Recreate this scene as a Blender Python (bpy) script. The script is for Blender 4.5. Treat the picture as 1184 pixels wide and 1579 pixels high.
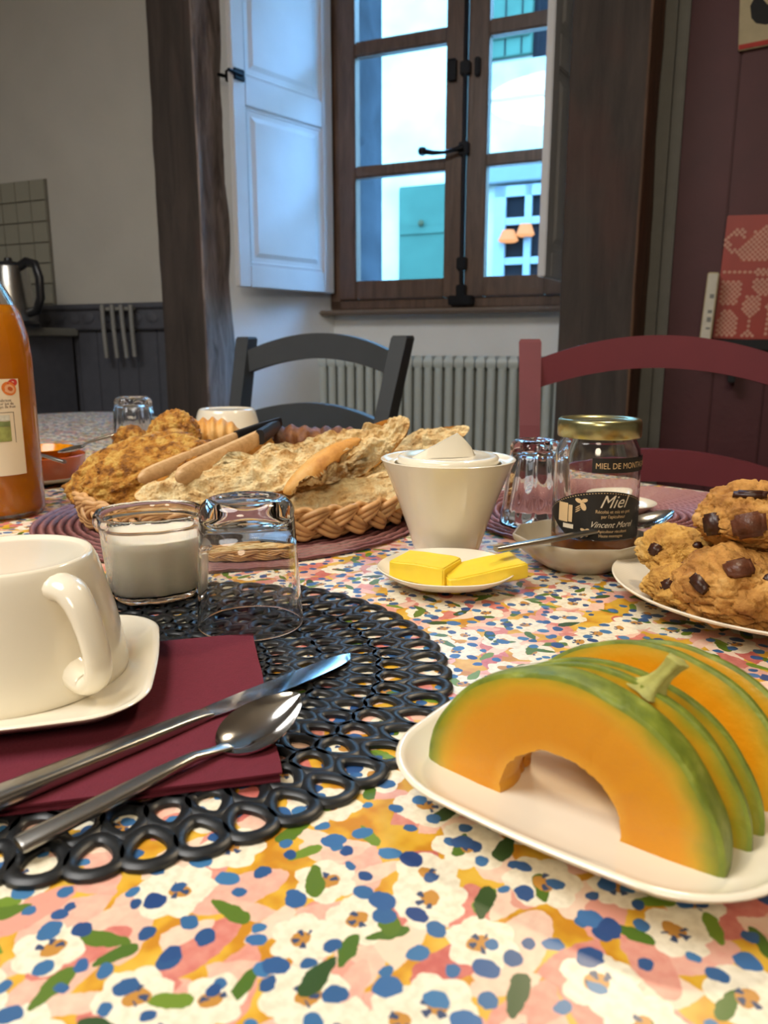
import bpy, bmesh, math, random
from mathutils import Vector, Matrix, noise
random.seed(7)
PI = math.pi
for _o in list(bpy.data.objects): bpy.data.objects.remove(_o)
SC = bpy.context.scene
COL = SC.collection

# ------------------------------------------------------------------ camera
TZ = 0.75                 # table top
H = 0.193                 # camera height above the table top
F = 1200.0                # focal length in pixels of a 1184 x 1579 frame
PITCH = math.radians(12.0)
cam = bpy.data.cameras.new('camera')
cam.sensor_fit = 'HORIZONTAL'; cam.sensor_width = 36.0; cam.lens = 36.0*F/1184.0
cam.clip_start = 0.02; cam.clip_end = 200
cam.dof.use_dof = True; cam.dof.focus_distance = 0.55; cam.dof.aperture_fstop = 17
camo = bpy.data.objects.new('camera', cam); COL.objects.link(camo)
camo.location = (0, 0, TZ+H)
camo.rotation_euler = (PI/2-PITCH, 0, 0)
SC.camera = camo

# ------------------------------------------------------------------ exposure
vs = SC.view_settings
vs.view_transform = 'Standard'; vs.look = 'None'; vs.gamma = 1.0; vs.use_curve_mapping = False
vs.exposure = 0.0

# ------------------------------------------------------------------ world, sun, lamps
w = bpy.data.worlds.new('sky'); SC.world = w; w.use_nodes = True
bg = w.node_tree.nodes['Background']
bg.inputs[0].default_value = (0.22, 0.54, 1.0, 1); bg.inputs[1].default_value = 36.0

PHI = math.radians(-24.0)                       # the window wall's turn
P0 = Vector((0.276, 3.0, 0.0))                  # middle of the window, on the floor
RM = Matrix.Translation(P0) @ Matrix.Rotation(PHI, 4, 'Z')
RI = RM.inverted()

def lamp(name, typ, loc, energy, color, size=0.1, target=None):
    l = bpy.data.lights.new(name, typ); l.energy = energy; l.color = color
    if typ == 'SPOT': l.spot_size = math.radians(118); l.spot_blend = .6
    if typ == 'AREA': l.shape = 'DISK'; l.size = size
    elif typ == 'SUN': l.angle = size
    else: l.shadow_soft_size = size
    o = bpy.data.objects.new(name, l); COL.objects.link(o); o.location = loc
    if target is not None:
        o.rotation_euler = (Vector(target)-Vector(loc)).to_track_quat('-Z', 'Y').to_euler()
    return o
sd = RM.to_3x3() @ Vector((-0.62, -0.62, -0.56))
lamp('sun', 'SUN', (0, -4, 8), 3.0, (0.12, 0.42, 1.0), 0.7, Vector((0, -4, 8))+sd)
lamp('pendant_light', 'SPOT', (0.42, 1.02, 1.85), 24, (1.0, 0.80, 0.55), 0.07, (0.20, 0.72, 0.75))
lamp('ambient_fill', 'AREA', (-1.2, 0.1, 2.66), 56, (1.0, 0.97, 0.93), 1.4, (-1.2, 0.1, 0))  # unseen neutral area lamp, added to brighten the walls
lamp('front_fill', 'AREA', (-0.35, -1.3, 2.05), 19, (1.0, 0.84, 0.62), 0.6, (0.0, 0.7, 0.75))  # added warm fill behind the camera, lights the fronts of the table things

# ------------------------------------------------------------------ pixel helpers (positions measured on the photograph)
CT, ST = math.cos(PITCH), math.sin(PITCH)
def ray(px, py):
    x = (px-592.0)/F; y = (789.5-py)/F
    return Vector((x, CT+y*ST, y*CT-ST))
def P(px, py, z=0.0):
    """point at height z above the table top seen at pixel px, py"""
    d = ray(px, py); t = (z-H)/d.z
    return Vector((d.x*t, d.y*t, TZ+z))
def PY(px, py, Y):
    d = ray(px, py); t = Y/d.y
    return Vector((d.x*t, Y, TZ+H+d.z*t))
def PW(px, py, yl):
    """point in room coordinates (s, y, z) on the plane y = yl parallel to the window wall"""
    o = RI @ Vector((0, 0, TZ+H)); d = RI.to_3x3() @ ray(px, py)
    t = (yl-o.y)/d.y
    return o+d*t

# ------------------------------------------------------------------ mesh builder
class MB:
    def __init__(s): s.v = []; s.f = []; s.m = []; s.uv = None
    def add(s, vs, fs, mi=0):
        b = len(s.v); s.v += [tuple(x) for x in vs]
        s.f += [tuple(i+b for i in f) for f in fs]; s.m += [mi]*len(fs); return s
    def box(s, x0, x1, y0, y1, z0, z1, b=0.0, mi=0):
        if b <= 0:
            vs = [(x, y, z) for z in (z0, z1) for y in (y0, y1) for x in (x0, x1)]
            return s.add(vs, [(0,2,3,1),(4,5,7,6),(0,1,5,4),(2,6,7,3),(0,4,6,2),(1,3,7,5)], mi)
        bm = bmesh.new(); bmesh.ops.create_cube(bm, size=1)
        for v in bm.verts: v.co = ((x0+x1)/2+v.co.x*(x1-x0), (y0+y1)/2+v.co.y*(y1-y0), (z0+z1)/2+v.co.z*(z1-z0))
        bmesh.ops.bevel(bm, geom=list(bm.edges), offset=b, segments=2, affect='EDGES')
        s.bm(bm, mi); bm.free(); return s
    def bm(s, bm, mi=0):
        bm.verts.ensure_lookup_table(); bm.verts.index_update()
        s.add([v.co for v in bm.verts], [[v.index for v in f.verts] for f in bm.faces], mi)
    def rings(s, R, closed=True, cap0=False, cap1=False, mi=0, loop=False):
        n = len(R[0]); vs = [p for r in R for p in r]; fs = []
        m = len(R)
        for i in range(m if loop else m-1):
            j = (i+1) % m
            for k in range(n if closed else n-1):
                l = (k+1) % n
                fs.append((i*n+k, i*n+l, j*n+l, j*n+k))
        if cap0: fs.append(tuple(range(n))[::-1])
        if cap1: fs.append(tuple((m-1)*n+k for k in range(n)))
        return s.add(vs, fs, mi)
    def lathe(s, prof, n=48, fn=None, mi=0, c=(0, 0), cap0=False, cap1=False, loop=False):
        R = []
        for r, z in prof:
            ring = []
            for k in range(n):
                a = 2*PI*k/n; rr = r if fn is None else fn(r, z, a)
                ring.append((c[0]+rr*math.cos(a), c[1]+rr*math.sin(a), z))
            R.append(ring)
        return s.rings(R, True, cap0, cap1, mi, loop)
    def rrect(s, prof, hx, hy, rc, n=8, mi=0, cap0=True, cap1=True, loop=False, bulge=0.0):
        R = []
        for o, z in prof:
            R.append([(p.x, p.y, z) for p in rrect_pts(hx+o, hy+o, max(rc+o, 0.0005), n, bulge)])
        return s.rings(R, True, cap0, cap1, mi, loop)
    def tube(s, pts, rad, n=8, mi=0, closed=False, flat=1.0, caps=True, up=None):
        pts = [Vector(p) for p in pts]; m = len(pts); R = []
        prev = None
        for i, p in enumerate(pts):
            a = pts[(i-1) % m] if (i or closed) else pts[0]
            b = pts[(i+1) % m] if (i < m-1 or closed) else pts[-1]
            t = (b-a).normalized()
            if up is not None: u = Vector(up)
            elif prev is None: u = Vector((0, 0, 1)) if abs(t.z) < .9 else Vector((0, 1, 0))
            else: u = prev
            x = t.cross(u).normalized(); y = x.cross(t).normalized(); prev = y
            r = rad(i/(m-1)) if callable(rad) else rad
            R.append([p+x*math.cos(2*PI*k/n)*r+y*math.sin(2*PI*k/n)*r*flat for k in range(n)])
        return s.rings(R, True, caps and not closed, caps and not closed, mi, closed)
    def prism(s, poly, y0, y1, mi=0, mi_side=None, axis='y'):
        n = len(poly)
        def q(a, b, c): return (a, c, b) if axis == 'y' else (a, b, c)
        vs = [q(a, b, y0) for a, b in poly]+[q(a, b, y1) for a, b in poly]
        s.add(vs, [tuple(range(n)), tuple(range(2*n-1, n-1, -1))], mi)
        s.add(vs, [(k, k+n, (k+1) % n+n, (k+1) % n) for k in range(n)], mi if mi_side is None else mi_side)
        return s
    def xform(s, M):
        s.v = [tuple(M @ Vector(p)) for p in s.v]; return s
    def disp(s, fn):
        s.v = [tuple(fn(Vector(p))) for p in s.v]; return s
def rrect_pts(hx, hy, rc, n=8, bulge=0.0):
    rc = min(rc, hx*0.999, hy*0.999); pts = []
    for (cx, cy, a0) in ((hx-rc, hy-rc, 0), (-hx+rc, hy-rc, PI/2), (-hx+rc, -hy+rc, PI), (hx-rc, -hy+rc, 1.5*PI)):
        for k in range(n+1):
            a = a0+PI/2*k/n; pts.append(Vector((cx+rc*math.cos(a), cy+rc*math.sin(a))))
    if bulge:   # add mid-edge points
        out = []
        for i, p in enumerate(pts):
            out.append(p)
            if (i+1) % (n+1) == 0:
                q = pts[(i+1) % len(pts)]
                for t in (.17,.33,.5,.67,.83):
                    m = p.lerp(q, t); d = (q-p); nrm = Vector((d.y, -d.x)).normalized()
                    out.append(m+nrm*bulge*math.sin(PI*t))
        pts = out
    return pts

def build(name, mb, mats, parent=None, loc=None, rot=None, smooth=True, angle=40, mat=None, mods=None):
    me = bpy.data.meshes.new(name); me.from_pydata(mb.v, [], mb.f)
    if not isinstance(mats, (list, tuple)): mats = [mats]
    for m_ in mats: me.materials.append(m_)
    me.polygons.foreach_set('material_index', mb.m)
    if mb.uv:
        uvl = me.uv_layers.new(name='UVMap')
        for l in me.loops: uvl.data[l.index].uv = mb.uv[l.vertex_index]
    bm = bmesh.new(); bm.from_mesh(me)
    bmesh.ops.remove_doubles(bm, verts=bm.verts, dist=1e-6)
    bmesh.ops.recalc_face_normals(bm, faces=bm.faces)
    bm.to_mesh(me); bm.free()
    if smooth:
        me.polygons.foreach_set('use_smooth', [True]*len(me.polygons))
        try: me.set_sharp_from_angle(angle=math.radians(angle))
        except Exception: pass
    me.update()
    o = bpy.data.objects.new(name, me); COL.objects.link(o)
    if parent is not None: o.parent = parent
    if loc is not None: o.location = loc
    if rot is not None: o.rotation_euler = rot if hasattr(rot, '__len__') else (0, 0, rot)
    if mat is not None: o.matrix_local = mat
    return o
def tag(o, label=None, cat=None, group=None, kind=None):
    if label: o['label'] = label
    if cat: o['category'] = cat
    if group: o['group'] = group
    if kind: o['kind'] = kind
    return o
def thing(name, label, cat, loc=(0, 0, 0), rot=0, group=None):
    o = bpy.data.objects.new(name, None); COL.objects.link(o)
    o.empty_display_size = 0.02; o.location = loc
    o.rotation_euler = rot if hasattr(rot, '__len__') else (0, 0, rot)
    return tag(o, label, cat, group)
def dup(root, loc, rot, label, group=None):
    r = root.copy(); COL.objects.link(r); r.location = loc
    r.rotation_euler = rot if hasattr(rot, '__len__') else (0, 0, rot)
    r['label'] = label
    if group: r['group'] = group
    for ch in list(root.children):
        c = ch.copy(); COL.objects.link(c); c.parent = r
        for g in ch.children:
            d = g.copy(); COL.objects.link(d); d.parent = c
    return r
def struct(name, mb, mats, room=True, parent=None, **k):
    o = build(name, mb, mats, parent, **k)
    if parent is None:
        o['kind'] = 'structure'
        if room: o.matrix_local = RM
    return o

# ------------------------------------------------------------------ materials
def lin(h):
    h = h.lstrip('#'); c = [int(h[i:i+2], 16)/255 for i in (0, 2, 4)]
    return tuple(x/12.92 if x <= .04045 else ((x+.055)/1.055)**2.4 for x in c)+(1,)
def newmat(name):
    m = bpy.data.materials.new(name); m.use_nodes = True
    nt = m.node_tree; return m, nt, nt.nodes['Principled BSDF']
def N(nt, t, **k):
    n = nt.nodes.new(t)
    for a, b in k.items():
        if a == 'ins':
            for i, v in b.items():
                if isinstance(v, bpy.types.NodeSocket): nt.links.new(v, n.inputs[i])
                else: n.inputs[i].default_value = v
        else: setattr(n, a, b)
    return n
def math_(nt, op, a, b=0.0, c=None, clamp=False):
    ins = {0: a, 1: b}
    if c is not None: ins[2] = c
    n = N(nt, 'ShaderNodeMath', operation=op, ins=ins); n.use_clamp = clamp
    return n.outputs[0]
def ramp(nt, fac, stops, interp='LINEAR'):
    n = nt.nodes.new('ShaderNodeValToRGB'); n.color_ramp.interpolation = interp
    e = n.color_ramp.elements
    while len(e) < len(stops): e.new(0.5)
    for i, (p, c) in enumerate(stops): e[i].position = p; e[i].color = c if not isinstance(c, str) else lin(c)
    nt.links.new(fac, n.inputs[0]); return n.outputs[0]
def mix(nt, fac, a, b):
    n = nt.nodes.new('ShaderNodeMix'); n.data_type = 'RGBA'
    for sock, v in ((n.inputs[0], fac), (n.inputs[6], a), (n.inputs[7], b)):
        if isinstance(v, bpy.types.NodeSocket): nt.links.new(v, sock)
        else: sock.default_value = v if not isinstance(v, str) else lin(v)
    return n.outputs[2]
def texco(nt, kind='Object', scale=(1, 1, 1), rot=(0, 0, 0)):
    t = nt.nodes.new('ShaderNodeTexCoord'); mp = nt.nodes.new('ShaderNodeMapping')
    mp.inputs['Scale'].default_value = scale; mp.inputs['Rotation'].default_value = rot
    nt.links.new(t.outputs[kind], mp.inputs[0]); return mp.outputs[0]
def bump(nt, b, height, strength=0.3, dist=0.002):
    n = N(nt, 'ShaderNodeBump', ins={'Height': height, 'Strength': strength, 'Distance': dist})
    nt.links.new(n.outputs[0], b.inputs['Normal'])
def simple(name, col, rough=.5, metal=0.0, spec=.5, noise_amt=.08, noise_scale=30, coat=0, bumpd=0, bscale=60, sss=0, rv=0):
    m, nt, b = newmat(name)
    c = lin(col) if isinstance(col, str) else col
    v = texco(nt)
    nz = N(nt, 'ShaderNodeTexNoise', ins={'Vector': v, 'Scale': noise_scale, 'Detail': 4})
    dark = tuple(x*(1-noise_amt) for x in c[:3])+(1,); light = tuple(min(1, x*(1+noise_amt)) for x in c[:3])+(1,)
    nt.links.new(ramp(nt, nz.outputs[0], [(.3, dark), (.7, light)]), b.inputs['Base Color'])
    b.inputs['Roughness'].default_value = rough; b.inputs['Metallic'].default_value = metal
    b.inputs['Specular IOR Level'].default_value = spec
    if coat: b.inputs['Coat Weight'].default_value = coat; b.inputs['Coat Roughness'].default_value = .05
    if sss:
        b.inputs['Subsurface Weight'].default_value = sss; b.inputs['Subsurface Radius'].default_value = (.006, .004, .002)
        b.inputs['Subsurface Scale'].default_value = 1
    if bumpd:
        n2 = N(nt, 'ShaderNodeTexNoise', ins={'Vector': v, 'Scale': bscale, 'Detail': 6})
        bump(nt, b, n2.outputs[0], .6, bumpd)
    return m
def glassmat(name, col=(1, 1, 1, 1), ior=1.48, rough=0.0):
    m, nt, b = newmat(name)
    b.inputs['Base Color'].default_value = col; b.inputs['Transmission Weight'].default_value = 1
    b.inputs['IOR'].default_value = ior; b.inputs['Roughness'].default_value = rough
    return m
def panemat(name, tint=(.95, .98, 1, 1)):
    m = bpy.data.materials.new(name); m.use_nodes = True; nt = m.node_tree; nt.nodes.clear()
    out = nt.nodes.new('ShaderNodeOutputMaterial')
    tr = N(nt, 'ShaderNodeBsdfTransparent', ins={0: tint}); gl = N(nt, 'ShaderNodeBsdfGlossy', ins={'Roughness': .02})
    lw = N(nt, 'ShaderNodeLayerWeight', ins={'Blend': .5})
    fr = math_(nt, 'MULTIPLY_ADD', math_(nt, 'POWER', lw.outputs['Facing'], 5.0), .9, .035)
    mx = N(nt, 'ShaderNodeMixShader', ins={0: fr, 1: tr.outputs[0], 2: gl.outputs[0]})
    nt.links.new(mx.outputs[0], out.inputs[0]); return m
def woodmat(name, c1, c2, rough=.6, scale=(14, 14, 1.2), bumpd=.002, c3=None, c3amt=.0):
    m, nt, b = newmat(name); v = texco(nt, scale=scale)
    n1 = N(nt, 'ShaderNodeTexNoise', ins={'Vector': v, 'Scale': 3.0, 'Detail': 8, 'Roughness': .65, 'Distortion': .6})
    col = ramp(nt, n1.outputs[0], [(.32, c1), (.68, c2)])
    if c3:
        n3 = N(nt, 'ShaderNodeTexNoise', ins={'Vector': texco(nt, scale=(1, 1, .5)), 'Scale': 6.0, 'Detail': 3})
        f = ramp(nt, n3.outputs[0], [(.55, (0, 0, 0, 1)), (.72, (c3amt, c3amt, c3amt, 1))])
        col = mix(nt, f, col, c3)
    nt.links.new(col, b.inputs['Base Color']); b.inputs['Roughness'].default_value = rough
    bump(nt, b, n1.outputs[0], .7, bumpd); return m

def clothmat():
    m, nt, b = newmat('floral_oilcloth')
    uv = nt.nodes.new('ShaderNodeTexCoord').outputs['UV']
    wn = N(nt, 'ShaderNodeTexNoise', noise_dimensions='2D', ins={'Vector': uv, 'Scale': 190.0, 'Detail': 3})
    wv = N(nt, 'ShaderNodeVectorMath', operation='SUBTRACT', ins={0: wn.outputs['Color'], 1: (.5, .5, .5)})
    ws = N(nt, 'ShaderNodeVectorMath', operation='SCALE', ins={0: wv.outputs[0], 'Scale': .0024})
    base = N(nt, 'ShaderNodeVectorMath', operation='ADD', ins={0: uv, 1: ws.outputs[0]}).outputs[0]
    def cell(size, off, rnd=.8):
        mp = N(nt, 'ShaderNodeMapping', ins={'Vector': base, 'Location': (off, off*1.7, 0), 'Scale': (1/size, 1/size, 1)})
        vo = N(nt, 'ShaderNodeTexVoronoi', voronoi_dimensions='2D', feature='F1', ins={'Vector': mp.outputs[0], 'Scale': 1.0, 'Randomness': rnd})
        d = N(nt, 'ShaderNodeVectorMath', operation='SUBTRACT', ins={0: mp.outputs[0], 1: vo.outputs['Position']})
        sc = N(nt, 'ShaderNodeVectorMath', operation='MULTIPLY', ins={0: d.outputs[0], 1: (size, size, 0)})
        rc = N(nt, 'ShaderNodeSeparateColor', ins={0: vo.outputs['Color']})
        return sc.outputs[0], rc.outputs
    def local(d, rnd, a0=0.0, span=6.283):
        ang = math_(nt, 'MULTIPLY_ADD', rnd, span, a0)
        r = N(nt, 'ShaderNodeVectorRotate', rotation_type='Z_AXIS', ins={'Vector': d, 'Angle': ang})
        s = N(nt, 'ShaderNodeSeparateXYZ', ins={0: r.outputs[0]}); return s.outputs[0], s.outputs[1]
    def inside(val, thr, soft=.0):           # 1 where val < thr
        return math_(nt, 'LESS_THAN', val, thr)
    def ellipse(x, y, a, bb, grow=None):
        x2 = math_(nt, 'POWER', math_(nt, 'DIVIDE', math_(nt, 'ABSOLUTE', x), a), 2.0)
        y2 = math_(nt, 'POWER', math_(nt, 'DIVIDE', math_(nt, 'ABSOLUTE', y), bb), 2.0)
        return math_(nt, 'ADD', x2, y2)
    n0 = N(nt, 'ShaderNodeTexNoise', noise_dimensions='2D', ins={'Vector': uv, 'Scale': 60.0, 'Detail': 2})
    col = ramp(nt, n0.outputs[0], [(.35, '#c4851a'), (.5, '#d6a42c'), (.68, '#dfb440')])
    def strokes(col, size, off, a, bb, stops, prob, a0=0.0, span=1.5):
        d, rc = cell(size, off, .9); x, y = local(d, rc[0], a0, span)
        s = ellipse(x, y, a, bb)
        f = math_(nt, 'MULTIPLY', inside(s, 1.0), math_(nt, 'LESS_THAN', rc[1], prob))
        n = N(nt, 'ShaderNodeTexNoise', noise_dimensions='2D', ins={'Vector': uv, 'Scale': 220.0, 'Detail': 4})
        t = math_(nt, 'MULTIPLY_ADD', n.outputs[0], .5, math_(nt, 'MULTIPLY', rc[2], .6))
        return mix(nt, f, col, ramp(nt, t, stops))
    pink = [(.2, '#bd5f58'), (.45, '#cf7c70'), (.75, '#dc9c8a')]
    pale = [(.2, '#dfa392'), (.5, '#e6bca6'), (.8, '#ecd0b8')]
    col = strokes(col, .0300, 3.1, .0190, .0085, pale, .85, .2, 2.4)
    col = strokes(col, .0280, 7.7, .0170, .0068, pink, .80, .1, 2.0)
    col = strokes(col, .0210, 5.3, .0125, .0042, pale, .45, 1.0, 2.0)
    def flowers(col, size, off, R, prob):
        d, rc = cell(size, off, .62); x, y = local(d, rc[0])
        ln = math_(nt, 'SQRT', math_(nt, 'ADD', math_(nt, 'MULTIPLY', x, x), math_(nt, 'MULTIPLY', y, y)))
        th = math_(nt, 'ARCTAN2', y, x)
        pet = math_(nt, 'MULTIPLY_ADD', math_(nt, 'ABSOLUTE', math_(nt, 'COSINE', math_(nt, 'MULTIPLY', th, 3.0))), .20, .84)
        rr = math_(nt, 'MULTIPLY', pet, math_(nt, 'MULTIPLY_ADD', rc[2], R*.30, R*.80))
        on = math_(nt, 'LESS_THAN', rc[1], prob)
        f = math_(nt, 'MULTIPLY', math_(nt, 'LESS_THAN', ln, rr), on)
        n = N(nt, 'ShaderNodeTexNoise', noise_dimensions='2D', ins={'Vector': uv, 'Scale': 260.0, 'Detail': 4})
        wh = ramp(nt, n.outputs[0], [(.3, '#dfd5bc'), (.6, '#efe7d0')])
        col = mix(nt, f, col, wh)
        return col, (x, y, ln, th, on, rc, R)
    def centres(col, fl):
        x, y, ln, th, on, rc, R = fl
        xs = math_(nt, 'SUBTRACT', x, R*.08); ys = math_(nt, 'ADD', y, R*.05)
        f = math_(nt, 'MULTIPLY', inside(ellipse(xs, ys, R*.30, R*.23), 1.0), on)
        col = mix(nt, f, col, '#bd8739')
        f = math_(nt, 'MULTIPLY', math_(nt, 'LESS_THAN', ln, R*.33), on)
        pet = math_(nt, 'LESS_THAN', math_(nt, 'MODULO', math_(nt, 'ADD', th, 9.42), 1.2566), .62)
        pet = math_(nt, 'MULTIPLY', pet, math_(nt, 'GREATER_THAN', ln, R*.12))
        pr = math_(nt, 'GREATER_THAN', math_(nt, 'SINE', math_(nt, 'MULTIPLY_ADD', rc[0], 9.0, th)), -.35)
        return mix(nt, math_(nt, 'MULTIPLY', math_(nt, 'MULTIPLY', f, pet), pr), col, '#33476b')
    col, f1 = flowers(col, .0350, 1.3, .0142, .90)
    col, f2 = flowers(col, .0480, 9.9, .0125, .50)
    def leaves(col, size, off, a, bb, prob, c1, c2):
        d, rc = cell(size, off, .9); x, y = local(d, rc[0])
        w_ = math_(nt, 'MULTIPLY_ADD', x, .35/a*bb, bb)
        s = ellipse(x, y, a, w_)
        f = math_(nt, 'MULTIPLY', inside(s, 1.0), math_(nt, 'LESS_THAN', rc[1], prob))
        return mix(nt, f, col, mix(nt, math_(nt, 'GREATER_THAN', rc[2], .5), c1, c2))
    col = leaves(col, .0260, 2.2, .0078, .0027, .55, '#4a6b1e', '#6d8a28')
    col = centres(col, f1); col = centres(col, f2)
    col = leaves(col, .0330, 12.6, .0090, .0034, .62, '#2f4d22', '#57741f')
    def dots(col, size, off, r, prob, c1, c2):
        d, rc = cell(size, off, .85); x, y = local(d, rc[0])
        g = math_(nt, 'MULTIPLY_ADD', rc[2], .6, .65)
        s = ellipse(math_(nt, 'DIVIDE', x, g), math_(nt, 'DIVIDE', y, g), r*1.1, r*.9)
        f = math_(nt, 'MULTIPLY', inside(s, 1.0), math_(nt, 'LESS_THAN', rc[1], prob))
        return mix(nt, f, col, mix(nt, rc[0], c1, c2))
    col = dots(col, .0150, 4.4, .0033, .82, '#24477c', '#3f78a8')
    col = dots(col, .0230, 8.2, .0040, .62, '#1f3f78', '#3b6ea3')
    nt.links.new(col, b.inputs['Base Color'])
    b.inputs['Roughness'].default_value = .36; b.inputs['Specular IOR Level'].default_value = .5
    b.inputs['Coat Weight'].default_value = .12; b.inputs['Coat Roughness'].default_value = .3
    nb = N(nt, 'ShaderNodeTexNoise', noise_dimensions='2D', ins={'Vector': uv, 'Scale': 900.0, 'Detail': 2})
    bump(nt, b, nb.outputs[0], .15, .0003)
    return m

M = {}
M['cloth'] = clothmat()
M['wall_grey'] = simple('grey_plaster', '#b4b1a9', .9, noise_amt=.05, noise_scale=4, bumpd=.002, bscale=40)
M['wall_white'] = simple('white_plaster', '#e9ebec', .9, noise_amt=.04, noise_scale=5, bumpd=.003, bscale=25)
M['ceiling'] = simple('ceiling_paint', '#cfc8bb', .9)
M['floor'] = woodmat('floor_boards', '#3c2a20', '#5c4232', .5, (1, 12, 12))
M['beam'] = woodmat('dark_oak_beam', '#332d2a', '#4c423d', .8, (7, 7, .8), .003, '#5a352d', .35)
M['beam_rough'] = woodmat('hewn_oak_side', '#54463f', '#a5948c', .5, (9, 9, 1.6), .012)
M['orange_wood'] = woodmat('bare_oak_edge', '#4a3428', '#7a5a42', .7, (14, 14, 1.2))
M['window_wood'] = woodmat('varnished_window_oak', '#4a382d', '#6e5444', .4, (16, 16, 2), .001)
M['bar'] = simple('pale_bar_paint', '#7d7d7b', .6)
M['trim'] = simple('grey_trim_paint', '#848580', .6, noise_amt=.05)
M['redwall'] = simple('burgundy_board_paint', '#54262c', .55, noise_amt=.10, noise_scale=9, bumpd=.001)
M['wains'] = simple('slate_board_paint', '#4e5059', .6, noise_amt=.08)
M['shutter'] = simple('white_shutter_paint', '#dcdde0', .5, noise_amt=.03, noise_scale=8)
M['radiator'] = simple('radiator_enamel', '#bfc6c2', .35, noise_amt=.02)
M['iron'] = simple('black_iron', '#16171c', .45, metal=.7)
M['pane'] = panemat('window_glass')
M['tile'] = simple('cream_tile', '#8f8d80', .25, noise_amt=.05, noise_scale=6)
M['grout'] = simple('tile_grout', '#6e6a60', .9)
M['greychair'] = simple('grey_chair_paint', '#3f4347', .6, noise_amt=.06, noise_scale=15)
M['redchair'] = simple('burgundy_chair_paint', '#62202b', .6, noise_amt=.06, noise_scale=15)
M['straw'] = simple('woven_straw', '#a88a55', .8, noise_scale=80, noise_amt=.2)
M['china'] = simple('cream_china', '#ece4d0', .14, noise_amt=.015, coat=.4)
M['china_grey'] = simple('stoneware', '#b5aa94', .28, noise_amt=.05, noise_scale=60, coat=.2)
M['steel'] = simple('polished_steel', '#c9c8c6', .13, metal=1, noise_amt=.02)
M['brushed'] = simple('brushed_steel', '#a9a7a2', .28, metal=1, noise_amt=.05)
M['glass'] = glassmat('clear_glass')
M['black_rubber'] = simple('black_placemat_rubber', '#15181b', .38, noise_amt=.1)
M['napkin'] = simple('burgundy_paper_napkin', '#64182a', .95, noise_amt=.06, noise_scale=200, bumpd=.0006, bscale=700)
M['mat_red'] = simple('burgundy_woven_mat', '#7a4644', .45, noise_amt=.25, noise_scale=250, bumpd=.001, bscale=500)
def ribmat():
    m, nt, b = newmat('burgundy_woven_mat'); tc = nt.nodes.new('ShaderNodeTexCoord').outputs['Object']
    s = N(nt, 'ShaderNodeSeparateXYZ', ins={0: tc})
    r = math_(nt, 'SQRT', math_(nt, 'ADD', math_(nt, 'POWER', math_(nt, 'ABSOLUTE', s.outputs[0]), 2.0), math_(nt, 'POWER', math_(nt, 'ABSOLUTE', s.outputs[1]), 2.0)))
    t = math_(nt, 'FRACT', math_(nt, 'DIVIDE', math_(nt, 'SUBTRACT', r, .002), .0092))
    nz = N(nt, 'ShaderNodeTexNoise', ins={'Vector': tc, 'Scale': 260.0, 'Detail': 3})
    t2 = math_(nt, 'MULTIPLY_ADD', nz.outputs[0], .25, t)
    nt.links.new(ramp(nt, t2, [(.0, '#3a2022'), (.22, '#6e3f40'), (.5, '#a07270'), (.78, '#744545'), (1.0, '#3a2022')]), b.inputs['Base Color'])  # rib shading put into the colour: dark grooves, pale crests
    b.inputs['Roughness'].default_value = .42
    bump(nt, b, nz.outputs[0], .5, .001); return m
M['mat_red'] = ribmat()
M['cane'] = simple('basket_cane', '#c79a66', .5, noise_amt=.22, noise_scale=70)
M['cane_in'] = simple('basket_weave', '#7c5730', .8, noise_amt=.3, noise_scale=120)
M['wood_tong'] = woodmat('light_wood', '#c59c6c', '#e0bc8c', .5, (2, 60, 60), .0002)
M['blackplastic'] = simple('black_plastic', '#1b1c20', .35)
M['butter'] = simple('butter', '#f0d23c', .38, noise_amt=.04, noise_scale=90, bumpd=.0006, bscale=90, sss=.25)
M['lid_gold'] = simple('gold_lid', '#a8a376', .25, metal=.9, noise_amt=.03)
M['honey'] = simple('amber_honey', '#8a4a08', .1, noise_amt=.05)
M['label_black'] = simple('black_paper_label', '#1c1a18', .5)
M['print_gold'] = simple('gold_print', '#d9b98a', .5)
M['label_cream'] = simple('cream_paper_label', '#efe2c8', .6, noise_amt=.02)
M['ink'] = simple('brown_ink', '#4c3528', .7)
M['juice'] = simple('apricot_juice', '#e08c14', .12, noise_amt=.04, noise_scale=20)
M['yoghurt'] = simple('white_yoghurt', '#eee6d2', .35, noise_amt=.02, sss=.2)
M['terracotta'] = simple('terracotta_glaze', '#b4531f', .25, noise_amt=.08, coat=.3)
M['jam'] = simple('orange_jam', '#d98a12', .15, noise_amt=.2, noise_scale=120)
M['choc'] = simple('dark_chocolate', '#3a1d12', .38, noise_amt=.15, noise_scale=150, bumpd=.0006, bscale=300)
M['choc_milk'] = simple('milk_chocolate', '#5e3420', .42, noise_amt=.2, noise_scale=200, bumpd=.0015, bscale=250)
M['facade'] = simple('pale_limestone_render', '#7f7d6e', .9, noise_amt=.22, noise_scale=2.2, bumpd=.01, bscale=6)
M['stone_dark'] = simple('grey_outer_stone', '#383c40', .95, spec=.05, noise_amt=.25, noise_scale=8, bumpd=.01, bscale=12)
M['teal'] = simple('teal_shutter_paint', '#2a3f33', .9, spec=.05, noise_amt=.12, noise_scale=5)
M['dark_in'] = simple('dark_interior', '#0c0d0f', .9, spec=.05)
M['whiteframe'] = simple('white_window_paint', '#55595a', .5)
M['poster'] = simple('red_tin', '#a8362c', .45, noise_amt=.06, noise_scale=20)
M['poster_ink'] = simple('pink_dot_print', '#d39a86', .55)
M['cream'] = simple('cream_canvas', '#c3b694', .8, noise_amt=.08)
M['blackpaint'] = simple('black_paint', '#16181b', .7)
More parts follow.
